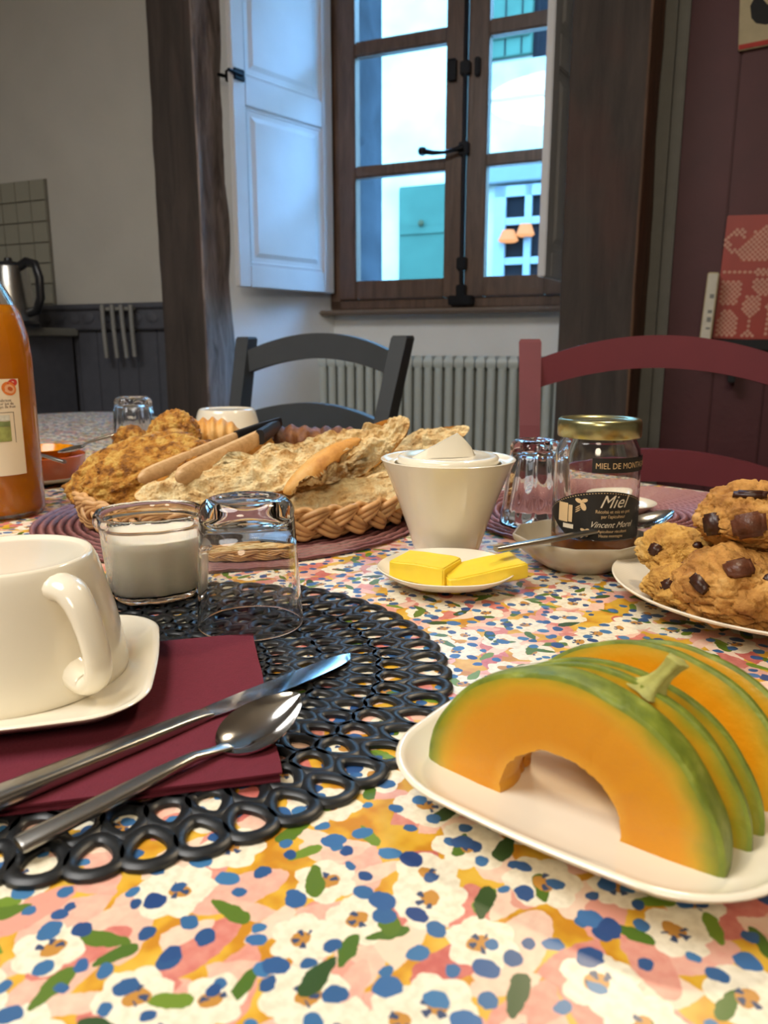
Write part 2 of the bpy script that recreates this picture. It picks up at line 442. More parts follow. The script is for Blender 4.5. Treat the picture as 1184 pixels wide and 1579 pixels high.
M['redpaint'] = simple('red_paint', '#b4382f', .7)

def crustmat(name, c1, c2, c3, sc=40, bd=.0025, rough=.75, dark=.0, lo=.34, hi=.68):
    m, nt, b = newmat(name); v = texco(nt)
    n1 = N(nt, 'ShaderNodeTexNoise', ins={'Vector': v, 'Scale': sc, 'Detail': 8, 'Roughness': .65})
    n2 = N(nt, 'ShaderNodeTexNoise', ins={'Vector': v, 'Scale': sc*4, 'Detail': 6, 'Roughness': .7})
    col = ramp(nt, n1.outputs[0], [(lo, c1), ((lo+hi)/2, c2), (hi, c3)])
    col = mix(nt, ramp(nt, n2.outputs[0], [(.56, (0, 0, 0, 1)), (.74, (.55, .55, .55, 1))]), col, c1)
    nt.links.new(col, b.inputs['Base Color']); b.inputs['Roughness'].default_value = rough
    vo = N(nt, 'ShaderNodeTexVoronoi', ins={'Vector': v, 'Scale': sc*4.5})
    hh = math_(nt, 'ADD', n2.outputs[0], math_(nt, 'MULTIPLY', vo.outputs['Distance'], .5))
    bump(nt, b, hh, .8, bd); return m
M['crumb'] = crustmat('bread_crumb', '#bb833a', '#f3d093', '#ffebb8', 70, .005, .8, lo=.30, hi=.60)
M['crust'] = crustmat('golden_crust', '#b06f25', '#d79c4c', '#e6bd78', 22, .0012, .6)
M['crust_dark'] = crustmat('dark_crust', '#3e2412', '#6b3d1c', '#94602e', 30, .0015, .55)
M['cake'] = crustmat('herb_loaf_crust', '#6f3f10', '#c98830', '#e8bd62', 75, .005, .42, lo=.36, hi=.62)
M['cookie'] = crustmat('cookie_dough', '#935c22', '#cc9448', '#e3b66e', 34, .0040, .75)
M['cookie2'] = crustmat('cookie_pale', '#a06c2a', '#d3a24c', '#e8c27a', 34, .0040, .75)

def melonmats():
    m, nt, b = newmat('melon_flesh'); tc = nt.nodes.new('ShaderNodeTexCoord').outputs['Object']
    s = N(nt, 'ShaderNodeSeparateXYZ', ins={0: tc})
    r = math_(nt, 'SQRT', math_(nt, 'ADD', math_(nt, 'POWER', s.outputs[0], 2.0), math_(nt, 'POWER', s.outputs[2], 2.0)))
    nz = N(nt, 'ShaderNodeTexNoise', ins={'Vector': tc, 'Scale': 60.0, 'Detail': 5})
    rr = math_(nt, 'MULTIPLY_ADD', nz.outputs[0], .0075, math_(nt, 'DIVIDE', r, 1.0))
    t = math_(nt, 'DIVIDE', rr, .0690)
    col = ramp(nt, t, [(.40, '#dba031'), (.52, '#cf8a0c'), (.76, '#d49110'), (.84, '#c89a22'), (.91, '#979024'), (.985, '#56701c')])
    nt.links.new(col, b.inputs['Base Color']); b.inputs['Roughness'].default_value = .32
    b.inputs['Subsurface Weight'].default_value = .12; b.inputs['Subsurface Radius'].default_value = (.005, .003, .001); b.inputs['Subsurface Scale'].default_value = 1
    n2 = N(nt, 'ShaderNodeTexNoise', ins={'Vector': tc, 'Scale': 350.0, 'Detail': 6}); bump(nt, b, n2.outputs[0], .35, .0008)
    m2, nt, b = newmat('melon_rind'); tc = nt.nodes.new('ShaderNodeTexCoord').outputs['Object']
    n1 = N(nt, 'ShaderNodeTexNoise', ins={'Vector': tc, 'Scale': 70.0, 'Detail': 6})
    col = ramp(nt, n1.outputs[0], [(.3, '#53661c'), (.55, '#7d8a2a'), (.78, '#aeb052')])
    nt.links.new(col, b.inputs['Base Color']); b.inputs['Roughness'].default_value = .5
    vo = N(nt, 'ShaderNodeTexVoronoi', feature='DISTANCE_TO_EDGE', ins={'Vector': tc, 'Scale': 220.0}); bump(nt, b, vo.outputs[0], .4, .0008)
    return m, m2
M['flesh'], M['rind'] = melonmats()
M['stem'] = simple('melon_stem', '#a7a458', .7, noise_amt=.25, noise_scale=150, bumpd=.001, bscale=200)
# ================================================================== ROOM (room coordinates: s along the window wall, -y towards the room)
CZ = 2.72
struct('floor', MB().box(-4.2, 3.4, -5.2, .5, -.05, 0), M['floor'], smooth=False)
struct('ceiling', MB().box(-4.2, 3.4, -5.2, .5, CZ, CZ+.15), M['ceiling'], smooth=False)
struct('wall_back', MB().box(-4.2, 3.4, -5.3, -5.2, 0, CZ), M['wall_grey'], smooth=False)
struct('wall_left', MB().box(-4.2, -4.1, -5.2, .5, 0, CZ), M['wall_grey'], smooth=False)
struct('wall_right', MB().box(3.3, 3.4, -5.2, .5, 0, CZ), M['wall_grey'], smooth=False)
# front wall, left of the alcove
struct('wall_front_left', MB().box(-4.1, -.89, -.5, .3, 0, CZ), M['wall_grey'], smooth=False)
# window wall under and over the window
SILL = 1.085; WL, WR = -.52, .50
WT = 2.58
struct('wall_window', MB().box(-.72, .72, .0, .27, 0, SILL-.003).box(-.72, .72, 0, .27, WT, CZ)
       .box(-.72, -.52, 0.0, .27, SILL-.03, WT).box(.50, .72, 0, .27, SILL-.03, WT), M['wall_white'], smooth=False)
# outer reveals in grey stone
struct('trim_1', MB().box(-.52, -.445, .055, .30, SILL-.03, WT), M['stone_dark'], smooth=False)
struct('trim_2', MB().box(.44, .50, .055, .30, SILL-.03, WT), M['stone_dark'], smooth=False)
# splayed reveals inside
def quadprism(a, b, th, z0, z1):
    a = Vector(a); b = Vector(b); d = (b-a).normalized(); n = Vector((-d.y, d.x))*th
    return MB().rings([[(p.x, p.y, z0), (q.x, q.y, z0), (q.x, q.y, z1), (p.x, p.y, z1)] for p, q in ((a, a+n), (b, b+n))], True, True, True)
struct('wall_reveal_left', quadprism((-.52, -.0), (-.705, -.455), -.25, 0, CZ), M['wall_white'], smooth=False)
struct('wall_reveal_right', quadprism((.50, -.0), (.56, -.36), .12, 0, CZ), M['wall_white'], smooth=False)

# posts: hand-hewn beams
def hewn(x0, x1, y0, y1, z0, z1, amp, seed):
    mb = MB(); R = []; nz = 60
    base = rrect_pts((x1-x0)/2, (y1-y0)/2, .008, 2)
    loop = []
    for i, p in enumerate(base):
        q = base[(i+1) % len(base)]; k = max(1, int((q-p).length/.02))
        loop += [p.lerp(q, j/k) for j in range(k)]
    for i in range(nz+1):
        z = z0+(z1-z0)*i/nz; ring = []
        for p in loop:
            nrm = p.normalized()
            n1 = noise.noise(Vector((p.x*8+seed, p.y*8, z*2.2)))+.5*noise.noise(Vector((p.x*25+seed, p.y*25, z*9)))
            side = 1.0 if p.x > (x1-x0)/2-.02 else .5
            q = p+nrm*n1*amp*side
            ring.append(((x0+x1)/2+q.x, (y0+y1)/2+q.y, z))
        R.append(ring)
    mb.rings(R, True, True, True); m = len(loop)
    for i in range(len(mb.f)-2):
        if loop[i % m].x > (x1-x0)/2-.0085: mb.m[i] = 1
    return mb
lp = hewn(-.886, -.70, -.60, -.434, 0, CZ, .014, 3.0)
def two_sided(mb, xlim):
    for i, f in enumerate(mb.f):
        c = sum((Vector(mb.v[k]) for k in f), Vector())/len(f)
        if c.x > xlim: mb.m[i] = 1
    return mb
struct('trim_3', lp, [M['beam'], M['beam_rough']])
rp = hewn(.500, .704, -.60, -.32, 0, CZ, .008, 9.0)
struct('trim_4', rp, [M['beam'], M['orange_wood']])

# right red boarded wall with grey casing
s = struct('trim_5', MB().box(.60, .71, -.316, -.2, 0, CZ).box(.700, .735, -.318, -.2, 0, CZ, .004).box(.737, .768, -.310, -.2, 0, CZ, .005), M['trim'])
rw = struct('wall_front_right', MB().box(.70, 3.3, -.285, -.2, 0, CZ), M['redwall'], smooth=False)
bm_ = MB().box(0, .138, -.015, 0, 0, CZ, .004)
b0 = None
for k in range(18):
    x = .769+k*.140
    if b0 is None: b0 = build('board', bm_, M['redwall'], rw, loc=(x, -.286, 0)); o = b0
    else:
        o = b0.copy(); COL.objects.link(o); o.location = (x, -.286, 0)

# left grey wainscot: boards, moulded rail
zt = PW(170, 472, -.5).z
wl = struct('trim_6', MB().box(-4.1, -.888, -.535, -.5, zt-.012, zt+.008, .004).box(-4.1, -.888, -.522, -.5, zt-.075, zt-.012)
            .box(-4.1, -.888, -.532, -.5, zt-.088, zt-.075, .004), M['wains'])
bb = MB().box(0, .094, -.012, 0, 0, zt-.09, .003); b0 = None
for k in range(33):
    x = -.986-k*.096
    if b0 is None: b0 = build('board', bb, M['wains'], wl, loc=(x, -.5, 0))
    else: o = b0.copy(); COL.objects.link(o); o.location = (x, -.5, 0)
# carved leaf relief on the frieze of the wainscot rail
b0 = None
for k in range(9):
    x = -1.00-k*.075
    if b0 is None:
        lf = MB().lathe([(.0, 0), (.020, 0), (.020, .003), (.012, .006), (0, .007)], 16)
        lf.xform(Matrix.Rotation(PI/2, 4, 'X') @ Matrix.Scale(1.5, 4, (1, 0, 0)))
        b0 = build('relief_leaf', lf, M['wains'], wl, loc=(x, -.522, zt-.043), rot=(0, .3, 0))
    else: o = b0.copy(); COL.objects.link(o); o.location = (x, -.522, zt-.043); o.rotation_euler = (0, .3 if k % 2 else -.3, 0)

# tiled splashback at the far left
tp = PW(72, 276, -.5); tb = PW(82, 500, -.5)
th_ = (tp.z-tb.z)/7.0
sp = struct('trim_7', MB().box(tp.x-12*th_-.002, tp.x, -.508, -.5, tb.z-.02, tp.z), M['grout'], smooth=False)
tm = MB().box(0, th_-.004, -.007, 0, 0, th_-.004, .0015); b0 = None
for i in range(12):
    for j in range(7):
        loc = (tp.x-(i+1)*th_, -.508, tb.z+j*th_+.002)
        if b0 is None: b0 = build('tile', tm, M['tile'], sp, loc=loc)
        else: o = b0.copy(); COL.objects.link(o); o.location = loc

# ------------------------------------------------------------------ window
def fz(py, px=690): return PW(px, py, 0).z
win = struct('window_1', MB().box(-.52, -.470, -.03, .05, SILL, WT, .004).box(.455, .50, -.03, .05, SILL, WT, .004)
             .box(-.52, .50, -.03, .05, SILL-.002, SILL+.035, .004).box(-.52, .50, -.03, .05, WT-.05, WT, .004), M['window_wood'])
rows = [(fz(430), fz(266)), (fz(247), fz(72)), (fz(48), fz(48)+.43)]
zb = SILL+.036; zr = [(rows[0][0], rows[0][1]), (rows[1][0], rows[1][1]), (rows[2][0], WT-.11)]
def casement(name, x0, x1, px0, px1):
    c = build(name, MB().box(x0, px0, -.045, 0, zb, WT-.05, .004).box(px1, x1, -.045, 0, zb, WT-.05, .004), M['window_wood'], win)
    build('bottom_rail', MB().box(px0-.002, px1+.002, -.043, 0, zb, zr[0][0], .004), M['window_wood'], c)
    for i in range(2): build('glazing_bar', MB().box(px0-.002, px1+.002, -.042, 0, zr[i][1], zr[i+1][0], .005), M['window_wood'], c)
    build('top_rail', MB().box(px0-.002, px1+.002, -.043, 0, zr[2][1], WT-.05, .004), M['window_wood'], c)
    for a, b_ in zr: build('pane', MB().box(px0-.004, px1+.004, -.022, -.018, a-.004, b_+.004), M['pane'], c, smooth=False)
    return c
casement('casement', -.470, .028, -.40, -.045)
casement('casement', .036, .455, .109, .33)
# espagnolette bolt with its handle
esp = build('espagnolette', MB().tube([(.030, -.056, zb-.03), (.030, -.056, WT-.08)], .0085, 10), M['iron'], win)
zh = fz(238)
for z in (fz(118), zh, fz(410), zb+.02): build('bolt_guide', MB().box(.012, .048, -.068, -.040, z-.022, z+.022, .004), M['iron'], esp)
build('bolt_keep', MB().box(-.015, .075, -.075, -.028, zb-.030, zb+.004, .004), M['iron'], esp)
hpts = [(.030, -.070, zh), (.0, -.078, zh-.006), (-.035, -.082, zh-.012), (-.075, -.085, zh-.010), (-.115, -.085, zh+.0)]
build('lever_handle', MB().tube(hpts, lambda t: .011-.005*math.sin(PI*min(1, t*1.1)), 10).lathe([(0, zh-.018), (.013, zh-.012), (.017, zh-.001), (.013, zh+.010), (0, zh+.016)], 14, c=(-.115, -.085)), M['iron'], esp)
for z in (fz(118),):
    build('knob', MB().box(-.008, -.030+.0, -.062, -.045, z-.03, z+.03, .004), M['iron'], esp)
    build('knob', MB().box(.062, .082, -.062, -.045, z-.03, z+.03, .004), M['iron'], esp)
for z in (fz(5, 840), 1.30): build('hinge', MB().tube([(.452, -.05, z-.05), (.452, -.05, z+.05)], .011, 10), M['iron'], win)
build('window_sill', MB().box(-.545, .50, -.085, 0, SILL-.022, SILL-.004, .006), simple('sill_wood', '#75665a', .7), win)

# inner shutters: frame, two fielded panels, bolt
def shutter(name, hinge, ang, w_, z0, z1, zmid, label, sgn):
    t = thing(name, label, 'shutter'); t.matrix_local = RM @ Matrix.Translation((hinge[0], hinge[1], 0)) @ Matrix.Rotation(ang, 4, 'Z')
    build('shutter_frame', MB().box(0, .055, -.012, .012, z0, z1, .003).box(w_-.055, w_, -.012, .012, z0, z1, .003)
          .box(.053, w_-.053, -.012, .012, z0, z0+.075, .003).box(.053, w_-.053, -.012, .012, z1-.06, z1, .003)
          .box(.053, w_-.053, -.012, .012, zmid-.045, zmid+.045, .003), M['shutter'], t)
    for a_, b_ in ((z0+.073, zmid-.043), (zmid+.043, z1-.058)):
        mb = MB()
        for sg in (-1, 1):
            x0, x1 = .050, w_-.050
            R = []
            for o, y in ((0, .002), (.012, .006), (.014, .0035), (.030, .0035), (.045, .009)):
                R.append([(x0+o, sg*y, a_+o), (x1-o, sg*y, a_+o), (x1-o, sg*y, b_-o), (x0+o, sg*y, b_-o)])
            mb.rings(R, True, False, True)
        build('shutter_panel', mb, M['shutter'], t, smooth=False)
    return t
# room side direction of the left shutter
hl = (RI @ Vector((-.178, 3.202, 0))); tl = (RI @ Vector((-.487, 2.832, 0)))
al = math.atan2(tl.y-hl.y, tl.x-hl.x)
z0s = PW(380, 443, -.4635).z; zms = PW(383, 138, -.46).z
sh = shutter('window_shutter', (-.502, -.048), al, .475, z0s, WT-.05, zms, 'white panelled inner shutter folded back to the left of the window, lit blue', 1)
bz = PW(378, 118, -.46).z
build('shutter_bolt', MB().box(.425, .472, -.030, -.012, bz-.018, bz+.018, .003).tube([(.44, -.025, bz), (.495, -.035, bz)], .006, 8), M['iron'], sh)
build('shutter_bolt', MB().box(.425, .472, .012, .020, bz-.018, bz+.018, .003).tube([(.44, .018, bz), (.495, .018, bz+.004)], .006, 8), M['iron'], sh)
sh2 = shutter('window_shutter', (.462, -.048), -math.radians(97.2), .405, PW(850, 426, -.45).z, WT-.05, zms, 'white inner shutter right of the window, seen almost edge-on beside the dark post', 1)

# radiator in the alcove
zr1 = PW(650, 548, -.12).z
rad = thing('column_radiator', 'pale green-grey column radiator under the window', 'radiator'); rad.matrix_local = RM @ Matrix.Translation((0, -.115, 0))
secs = 24; sx0, sx1 = -.505, .44; sw = (sx1-sx0)/secs
smb = MB()
hw = sw*.40
for yy in (-.048, 0, .048):
    smb.tube([(0, yy, .16), (0, yy, zr1-.045)], hw, 10, caps=True)
def headring(z, h):
    return MB().rings([[(hw*1.12*f_*a_, y*g_, z+k_) for a_, y in ((-1, -.060), (1, -.060), (1, .060), (-1, .060))]
                       for f_, g_, k_ in ((.55, .80, -h), (1, 1, -h*.4), (1, 1, h*.4), (.55, .8, h))], True, True, True)
for z in (zr1-.027, .145):
    q = headring(z, .026); smb.add(q.v, q.f)
r0 = None
for k in range(secs):
    loc = (sx0+(k+.5)*sw, 0, 0)
    if r0 is None: r0 = build('radiator_section', smb, M['radiator'], rad, loc=loc)
    else: o = r0.copy(); COL.objects.link(o); o.location = loc
build('connecting_pipe', MB().tube([(sx0, 0, .145), (sx1, 0, .145)], .014, 10), M['radiator'], rad)
build('connecting_pipe', MB().tube([(sx0, 0, zr1-.03), (sx1, 0, zr1-.03)], .014, 10), M['radiator'], rad)
build('supply_pipe', MB().tube([(sx1+.0, 0, .145), (sx1+.03, 0, .145), (sx1+.03, 0, .0)], .011, 8), M['radiator'], rad)
build('radiator_foot', MB().box(sx0+.02, sx0+.05, -.05, .05, 0, .14), M['radiator'], rad)
build('radiator_foot', MB().box(sx1-.08, sx1-.05, -.05, .05, 0, .14), M['radiator'], rad)
build('valve_knob', MB().lathe([(0, -.03), (.02, -.028), (.022, .02), (.014, .03), (0, .03)], 16), M['blackplastic'], rad, loc=(sx1+.028, -.02, zr1-.10), rot=(PI/2, 0, 0))
build('valve_stem', MB().tube([(sx1-.01, 0, zr1-.10), (sx1+.028, 0, zr1-.10)], .010, 8), M['brushed'], rad)

# things hanging on the grey wainscot: rack of four pale bars
rk = thing('bar_rack', 'wall rack of four pale slim bars hanging over the grey panelled dado', 'rack'); rk.matrix_local = RM
pts = [((157, 470), (165, 552)), ((172, 470), (181, 552)), ((186, 470), (196, 552)), ((201, 470), (208, 550))]
for (a_, b_) in pts:
    p, q = PW(*a_, -.565), PW(*b_, -.565)
    build('bar', MB().tube([p, (p.x*.5+q.x*.5, -.567, (p.z+q.z)/2), q], .0085, 10), M['bar'], rk)
p, q = PW(153, 476, -.553), PW(205, 472, -.553)
build('rack_rail', MB().box(p.x, q.x, -.556, -.537, p.z-.008, p.z+.004, .003), M['trim'], rk)

# kitchen unit and kettle at the far left
zw = PW(60, 506, -.62).z
cu = thing('kitchen_cabinet', 'dark grey kitchen cabinet against the wall at the far left', 'cabinet'); cu.matrix_local = RM
cxr = PW(86, 520, -.62).x
build('carcass', MB().box(-3.0, cxr, -1.05, -.54, .08, zw-.03), M['wains'], cu, smooth=False)
for k in range(3):
    d_ = build('door', MB().box(cxr-.02-.45*(k+1), cxr-.035-.45*k, -1.07, -1.05, .1, zw-.05, .003), M['wains'], cu)
    build('handle', MB().tube([(cxr-.07-.45*k, -1.07, zw-.12), (cxr-.07-.45*k, -1.10, zw-.12), (cxr-.07-.45*k, -1.10, zw-.26), (cxr-.07-.45*k, -1.07, zw-.26)], .006, 8), M['brushed'], d_)
build('plinth', MB().box(-3.0, cxr, -1.0, -.54, 0, .08), M['blackplastic'], cu, smooth=False)
wt = struct('trim_8', MB().box(-3.0, cxr+.015, -1.08, -.52, zw-.03, zw, .004), M['trim'])
# kettle
kp = PW(22, 500, -.78)
ke = thing('electric_kettle', 'brushed steel electric kettle with a black handle on the far-left worktop', 'kettle'); ke.matrix_local = RM @ Matrix.Translation((kp.x, -.78, zw))
kh = PW(22, 405, -.78).z-zw
build('kettle_body', MB().lathe([(0, .02), (.082, .02), (.080, .05), (.070, kh*.55), (.060, kh*.93), (.058, kh*.95), (0, kh*.96)], 40), M['brushed'], ke)
build('kettle_base', MB().lathe([(0, 0), (.088, 0), (.088, .012), (.080, .02), (0, .02)], 40), M['blackplastic'], ke)
build('lid', MB().lathe([(0, kh*.955), (.055, kh*.955), (.050, kh*1.0), (.015, kh*1.03), (.012, kh*1.08), (0, kh*1.09)], 30), M['blackplastic'], ke)
hh = [(.050, 0, kh*.93), (.085, 0, kh*1.0), (.125, 0, kh*.96), (.140, 0, kh*.75), (.138, 0, kh*.45), (.115, 0, kh*.25), (.076, 0, kh*.22)]
build('handle', MB().tube(hh, .013, 12, flat=1.3), M['blackplastic'], ke)
build('spout', MB().rings([[(-.055, -.014, kh*.92), (-.055, .014, kh*.92), (-.060, 0, kh*.75)], [(-.085, -.008, kh*.93), (-.085, .008, kh*.93), (-.088, 0, kh*.88)]], True, True, True), M['brushed'], ke)

# ------------------------------------------------------------------ red wall things
def rel(px, py, yl): p = PW(px, py, yl); return p
yl = -.335
tlp = rel(1115, 333, yl); blp = rel(1098, 522, yl)
px0 = (tlp.x+blp.x)/2; pz0, pz1 = blp.z, tlp.z; ph = pz1-pz0; pw = ph*1.0
po = thing('tin_sign', 'square red kitchen sign printed with dotted teapot, pans, glasses and cutlery', 'sign'); po.matrix_local = RM @ Matrix.Translation((px0, yl, pz0)) @ Matrix.Rotation(math.radians(2.0), 4, 'Y')
build('sign_board', MB().box(0, pw, -.006, .02, 0, ph, .002), M['poster'], po)
def inpoly(x, y, poly):
    c = False; n = len(poly)
    for i in range(n):
        x1, y1 = poly[i]; x2, y2 = poly[(i+1) % n]
        if (y1 > y) != (y2 > y) and x < (x2-x1)*(y-y1)/(y2-y1)+x1: c = not c
    return c
def ell(cx, cy, a, b, n=24, t0=0, t1=2*PI): return [(cx+a*math.cos(t0+(t1-t0)*k/n), cy+b*math.sin(t0+(t1-t0)*k/n)) for k in range(n+(0 if t1-t0 > 6 else 1))]
S_ = 1.0
shapes = [  # in fractions of the sign, y from the bottom
    [(.14, .63)]+[(.14+.02-.05*0+(.5-.14)*0+x, y) for x, y in ((-.04, .70), (.0, .78), (.06, .86), (.12, .905), (.19, .925), (.26, .905), (.32, .86), (.38, .78), (.41, .70))]+[(.50, .63)],
    ell(.35, .955, .025, .028),
    [(.02, .56), (.02, .53), (.27, .535), (.30, .515), (.38, .515), (.41, .545), (.38, .575), (.30, .578), (.27, .555)],
    [(.02, .48), (.18, .48), (.16, .28), (.02, .28)],
    [(.26, .49), (.62, .49), (.60, .40), (.50, .35), (.36, .35), (.27, .40)],
    [(.23, .36), (.33, .36), (.35, .28), (.31, .20), (.28, .18), (.28, .07), (.32, .03), (.22, .03), (.265, .07), (.265, .18), (.21, .22), (.20, .30)],
    [(.02, .03), (.02, .17), (.06, .23), (.10, .25), (.14, .23), (.18, .17), (.18, .03)],
    [(.38, .30), (.44, .30), (.43, .20), (.42, .03), (.39, .03), (.40, .20)],
    [(.47, .31), (.54, .31), (.53, .22), (.515, .20), (.515, .03), (.49, .03), (.49, .20), (.475, .22)],
    [(.58, .31), (.66, .31), (.70, .20), (.66, .12), (.63, .10), (.63, .05), (.67, .03), (.57, .03), (.61, .05), (.61, .10), (.57, .13), (.55, .20)],
    [(.70, .57), (.96, .57), (.96, .36), (.70, .36)],
    [(.74, .30), (.96, .30), (.93, .03), (.77, .03)],
    [(.60, .63), (.62, .90), (.78, .93), (.94, .90), (.96, .63)],
]
dm = MB(); st = .0135*ph/.34
nx = int(pw/st)
for i in range(nx*2):
    for j in range(int(ph/st)*2):
        x = (i*.5+.25)*st+(.0)*(j % 2); y = (j*.5+.3)*st
        if (i+j) % 2: continue
        fx, fy = x/pw, y/ph
        if any(inpoly(fx, fy, q) for q in shapes) or (.055 < math.hypot((fx-.10)*1, (fy-.79)*1.0) < .10 and fx < .15):
            r = st*.36; b_ = len(dm.v)
            dm.add([(x+r*math.cos(2*PI*k/6), -.0066, y+r*math.sin(2*PI*k/6)) for k in range(6)], [tuple(range(6))])
build('dot_print', dm, M['poster_ink'], po, smooth=False)
fl = MB()
for q in shapes: fl.add([(a_*pw, -.0063, b_*ph) for a_, b_ in q], [tuple(range(len(q)))])
fm = simple('faint_dot_ground', '#b5533f', .55)
build('print_ground', fl, fm, po, smooth=False)

lz = pz0-.004
ld = thing('picture_ledge', 'dark narrow ledge on the burgundy wall carrying the red sign', 'shelf'); ld.matrix_local = RM
lx0 = PW(1070, 530, -.33).x
build('ledge_board', MB().box(lx0-.0, 2.2, -.42, -.302, lz-.03, lz, .003), M['blackpaint'], ld)
build('bracket', MB().box(lx0+.10, lx0+.12, -.39, -.302, lz-.12, lz-.03, .003), M['blackpaint'], ld)
build('bracket', MB().box(1.7, 1.72, -.39, -.302, lz-.12, lz-.03, .003), M['blackpaint'], ld)

bk = thing('narrow_book', 'slim white book standing upright, spine out, at the left edge of the red sign', 'book')
b1 = PW(1078, 527, -.40); b2 = PW(1096, 527, -.40); b3 = PW(1092, 420, -.40)
bk.matrix_local = RM @ Matrix.Translation((b1.x, -.41, lz)) @ Matrix.Rotation(math.radians(2.5), 4, 'Y')
bh = b3.z-lz-.0; bw = .030
build('cover', MB().box(0, bw, 0, .075, 0.001, bh, .003), M['cream'], bk)
wl_ = simple('white_card', '#d8d2c2', .6)
build('spine_print', MB().box(.003, bw-.003, -.0008, .0, .004, bh-.004), wl_, bk, smooth=False)
for k, (zz, hh_) in enumerate(((.62, .10), (.40, .08), (.27, .12), (.16, .05))):
    build('spine_mark', MB().box(.013, .024, -.0014, -.0006, bh*zz, bh*zz+bh*hh_*.6), M['trim'], bk, smooth=False)

# hen picture top right
hp = PW(1138, 78, -.32); 
hn = thing('hen_picture', 'small cream picture of a black hen, high on the burgundy wall', 'picture')
hn.matrix_local = RM @ Matrix.Translation((hp.x, -.306, hp.z)) @ Matrix.Rotation(math.radians(-3), 4, 'Y')
build('canvas', MB().box(0, .22, -.012, 0, 0, .26, .002), M['cream'], hn)
build('red_strip', MB().box(.001, .219, -.0135, -.011, .002, .014), M['redpaint'], hn)
hb = [(.030, .075), (.026, .105), (.036, .125), (.055, .118), (.068, .100), (.10, .100), (.118, .125), (.125, .155), (.140, .165), (.152, .150), (.150, .120), (.140, .085), (.118, .062), (.095, .052), (.065, .052), (.042, .060)]
build('painted_hen', MB().prism(hb, -.0135, -.0118), M['blackpaint'], hn, smooth=False)
build('painted_comb', MB().prism([(.128, .163), (.131, .176), (.136, .168), (.142, .177), (.146, .165)], -.0135, -.0118), M['redpaint'], hn, smooth=False)
build('painted_leg', MB().prism([(.085, .054), (.083, .028), (.087, .028), (.090, .054)], -.0135, -.0118), M['orange_wood'], hn, smooth=False)
build('painted_leg', MB().prism([(.105, .056), (.107, .028), (.111, .028), (.110, .056)], -.0135, -.0118), M['orange_wood'], hn, smooth=False)

# ------------------------------------------------------------------ outside: house across the street
YF = 4.2
gr = struct('trim_9', MB().box(-12, 10, .35, 30, -.06, -.01), simple('street_paving', '#a9aaa6', .9), smooth=False)
fa = build('house', MB().box(-12, 9, YF, YF+.4, -.01, 4.7), M['facade'], smooth=False); fa.matrix_local = RM
tag(fa, 'pale stone house across the street seen through the window', 'house')
def fr(px, py): return PW(px, py, YF)
q1, q2 = fr(618, 290), fr(690, 430)
gate = build('door', MB().box(q1.x, q1.x+.66, YF-.05, YF+.0, 0, q1.z, .01).box(q1.x+.02, q1.x+.64, YF-.065, YF-.04, q1.z-.42, q1.z-.36), M['teal'], fa)
build('door_knob', MB().lathe([(0, 0), (.02, .004), (.03, .02), (.02, .035), (0, .04)], 14), simple('old_brass', '#2a2a18', .8, spec=.1), gate, loc=(fr(654, 346).x, YF-.065, fr(654, 346).z), rot=(PI/2, 0, 0))
q1, q2, q3 = fr(752, 100), fr(824, 35), fr(842, 30)
upw = build('window', MB().box(q2.x, q2.x+.75, YF-.02, YF+.02, q1.z, q1.z+1.3), M['dark_in'], fa, smooth=False)
us = build('shutter', MB().box(q1.x-.02, q2.x, YF-.06, YF-.01, q1.z+.02, q1.z+1.28, .008), M['teal'], fa)
for k in range(5): build('shutter_batten', MB().box(q1.x+.02+k*.14, q1.x+.03+k*.14, YF-.066, YF-.058, q1.z+.03, q1.z+1.27), M['dark_in'], us, smooth=False)
build('shutter_rail', MB().box(q1.x, q2.x-.02, YF-.085, YF-.055, q1.z+.16, q1.z+.22, .004), M['teal'], us)
sl = fr(800, 128); build('string_course', MB().box(q1.x-.1, q2.x+1.0, YF-.05, YF+.01, sl.z-.12, q1.z-.01, .01), M['stone_dark'] if False else simple('string_course_stone', '#6a6a60', .9, noise_amt=.15, noise_scale=9), fa)
q1, q2 = fr(766, 290), fr(838, 425)
lw = build('window', MB().box(q1.x, q2.x+.35, YF-.02, YF+.02, q2.z-.4, q1.z), M['dark_in'], fa, smooth=False)
fz0 = q2.z-.4
lf_ = MB().box(q1.x, q1.x+.10, YF-.06, YF-.02, fz0, q1.z).box(q2.x+.25, q2.x+.35, YF-.06, YF-.02, fz0, q1.z).box(q1.x, q2.x+.35, YF-.06, YF-.02, q1.z-.09, q1.z)
lf_.box(fr(814, 350).x-.02, fr(814, 350).x+.04, YF-.06, YF-.02, fz0, q1.z)
for py in (342, 403): z_ = fr(800, py).z; lf_.box(q1.x, q2.x+.35, YF-.055, YF-.02, z_-.03, z_+.03)
build('window_frame', lf_, M['whiteframe'], lw, smooth=False)
build('window_hood', MB().box(q1.x-.15, q2.x+.5, YF-.10, YF+.01, q1.z+.02, q1.z+.16, .01), simple('hood_stone', '#454a48', .9), fa)
wem = bpy.data.materials.new('warm_lamp_behind_glass'); wem.use_nodes = True
wb = wem.node_tree.nodes['Principled BSDF']; wb.inputs['Base Color'].default_value = (.05, .02, .01, 1); wb.inputs['Specular IOR Level'].default_value = 0; wb.inputs['Emission Color'].default_value = (1, .42, .16, 1); wb.inputs['Emission Strength'].default_value = 1.2
wq = fr(793, 365)
build('lamp_shade', MB().lathe([(0, .05), (.05, .045), (.09, -.04), (.07, -.055), (0, -.05)], 16), wem, lw, loc=(wq.x-.03, YF-.09, wq.z))
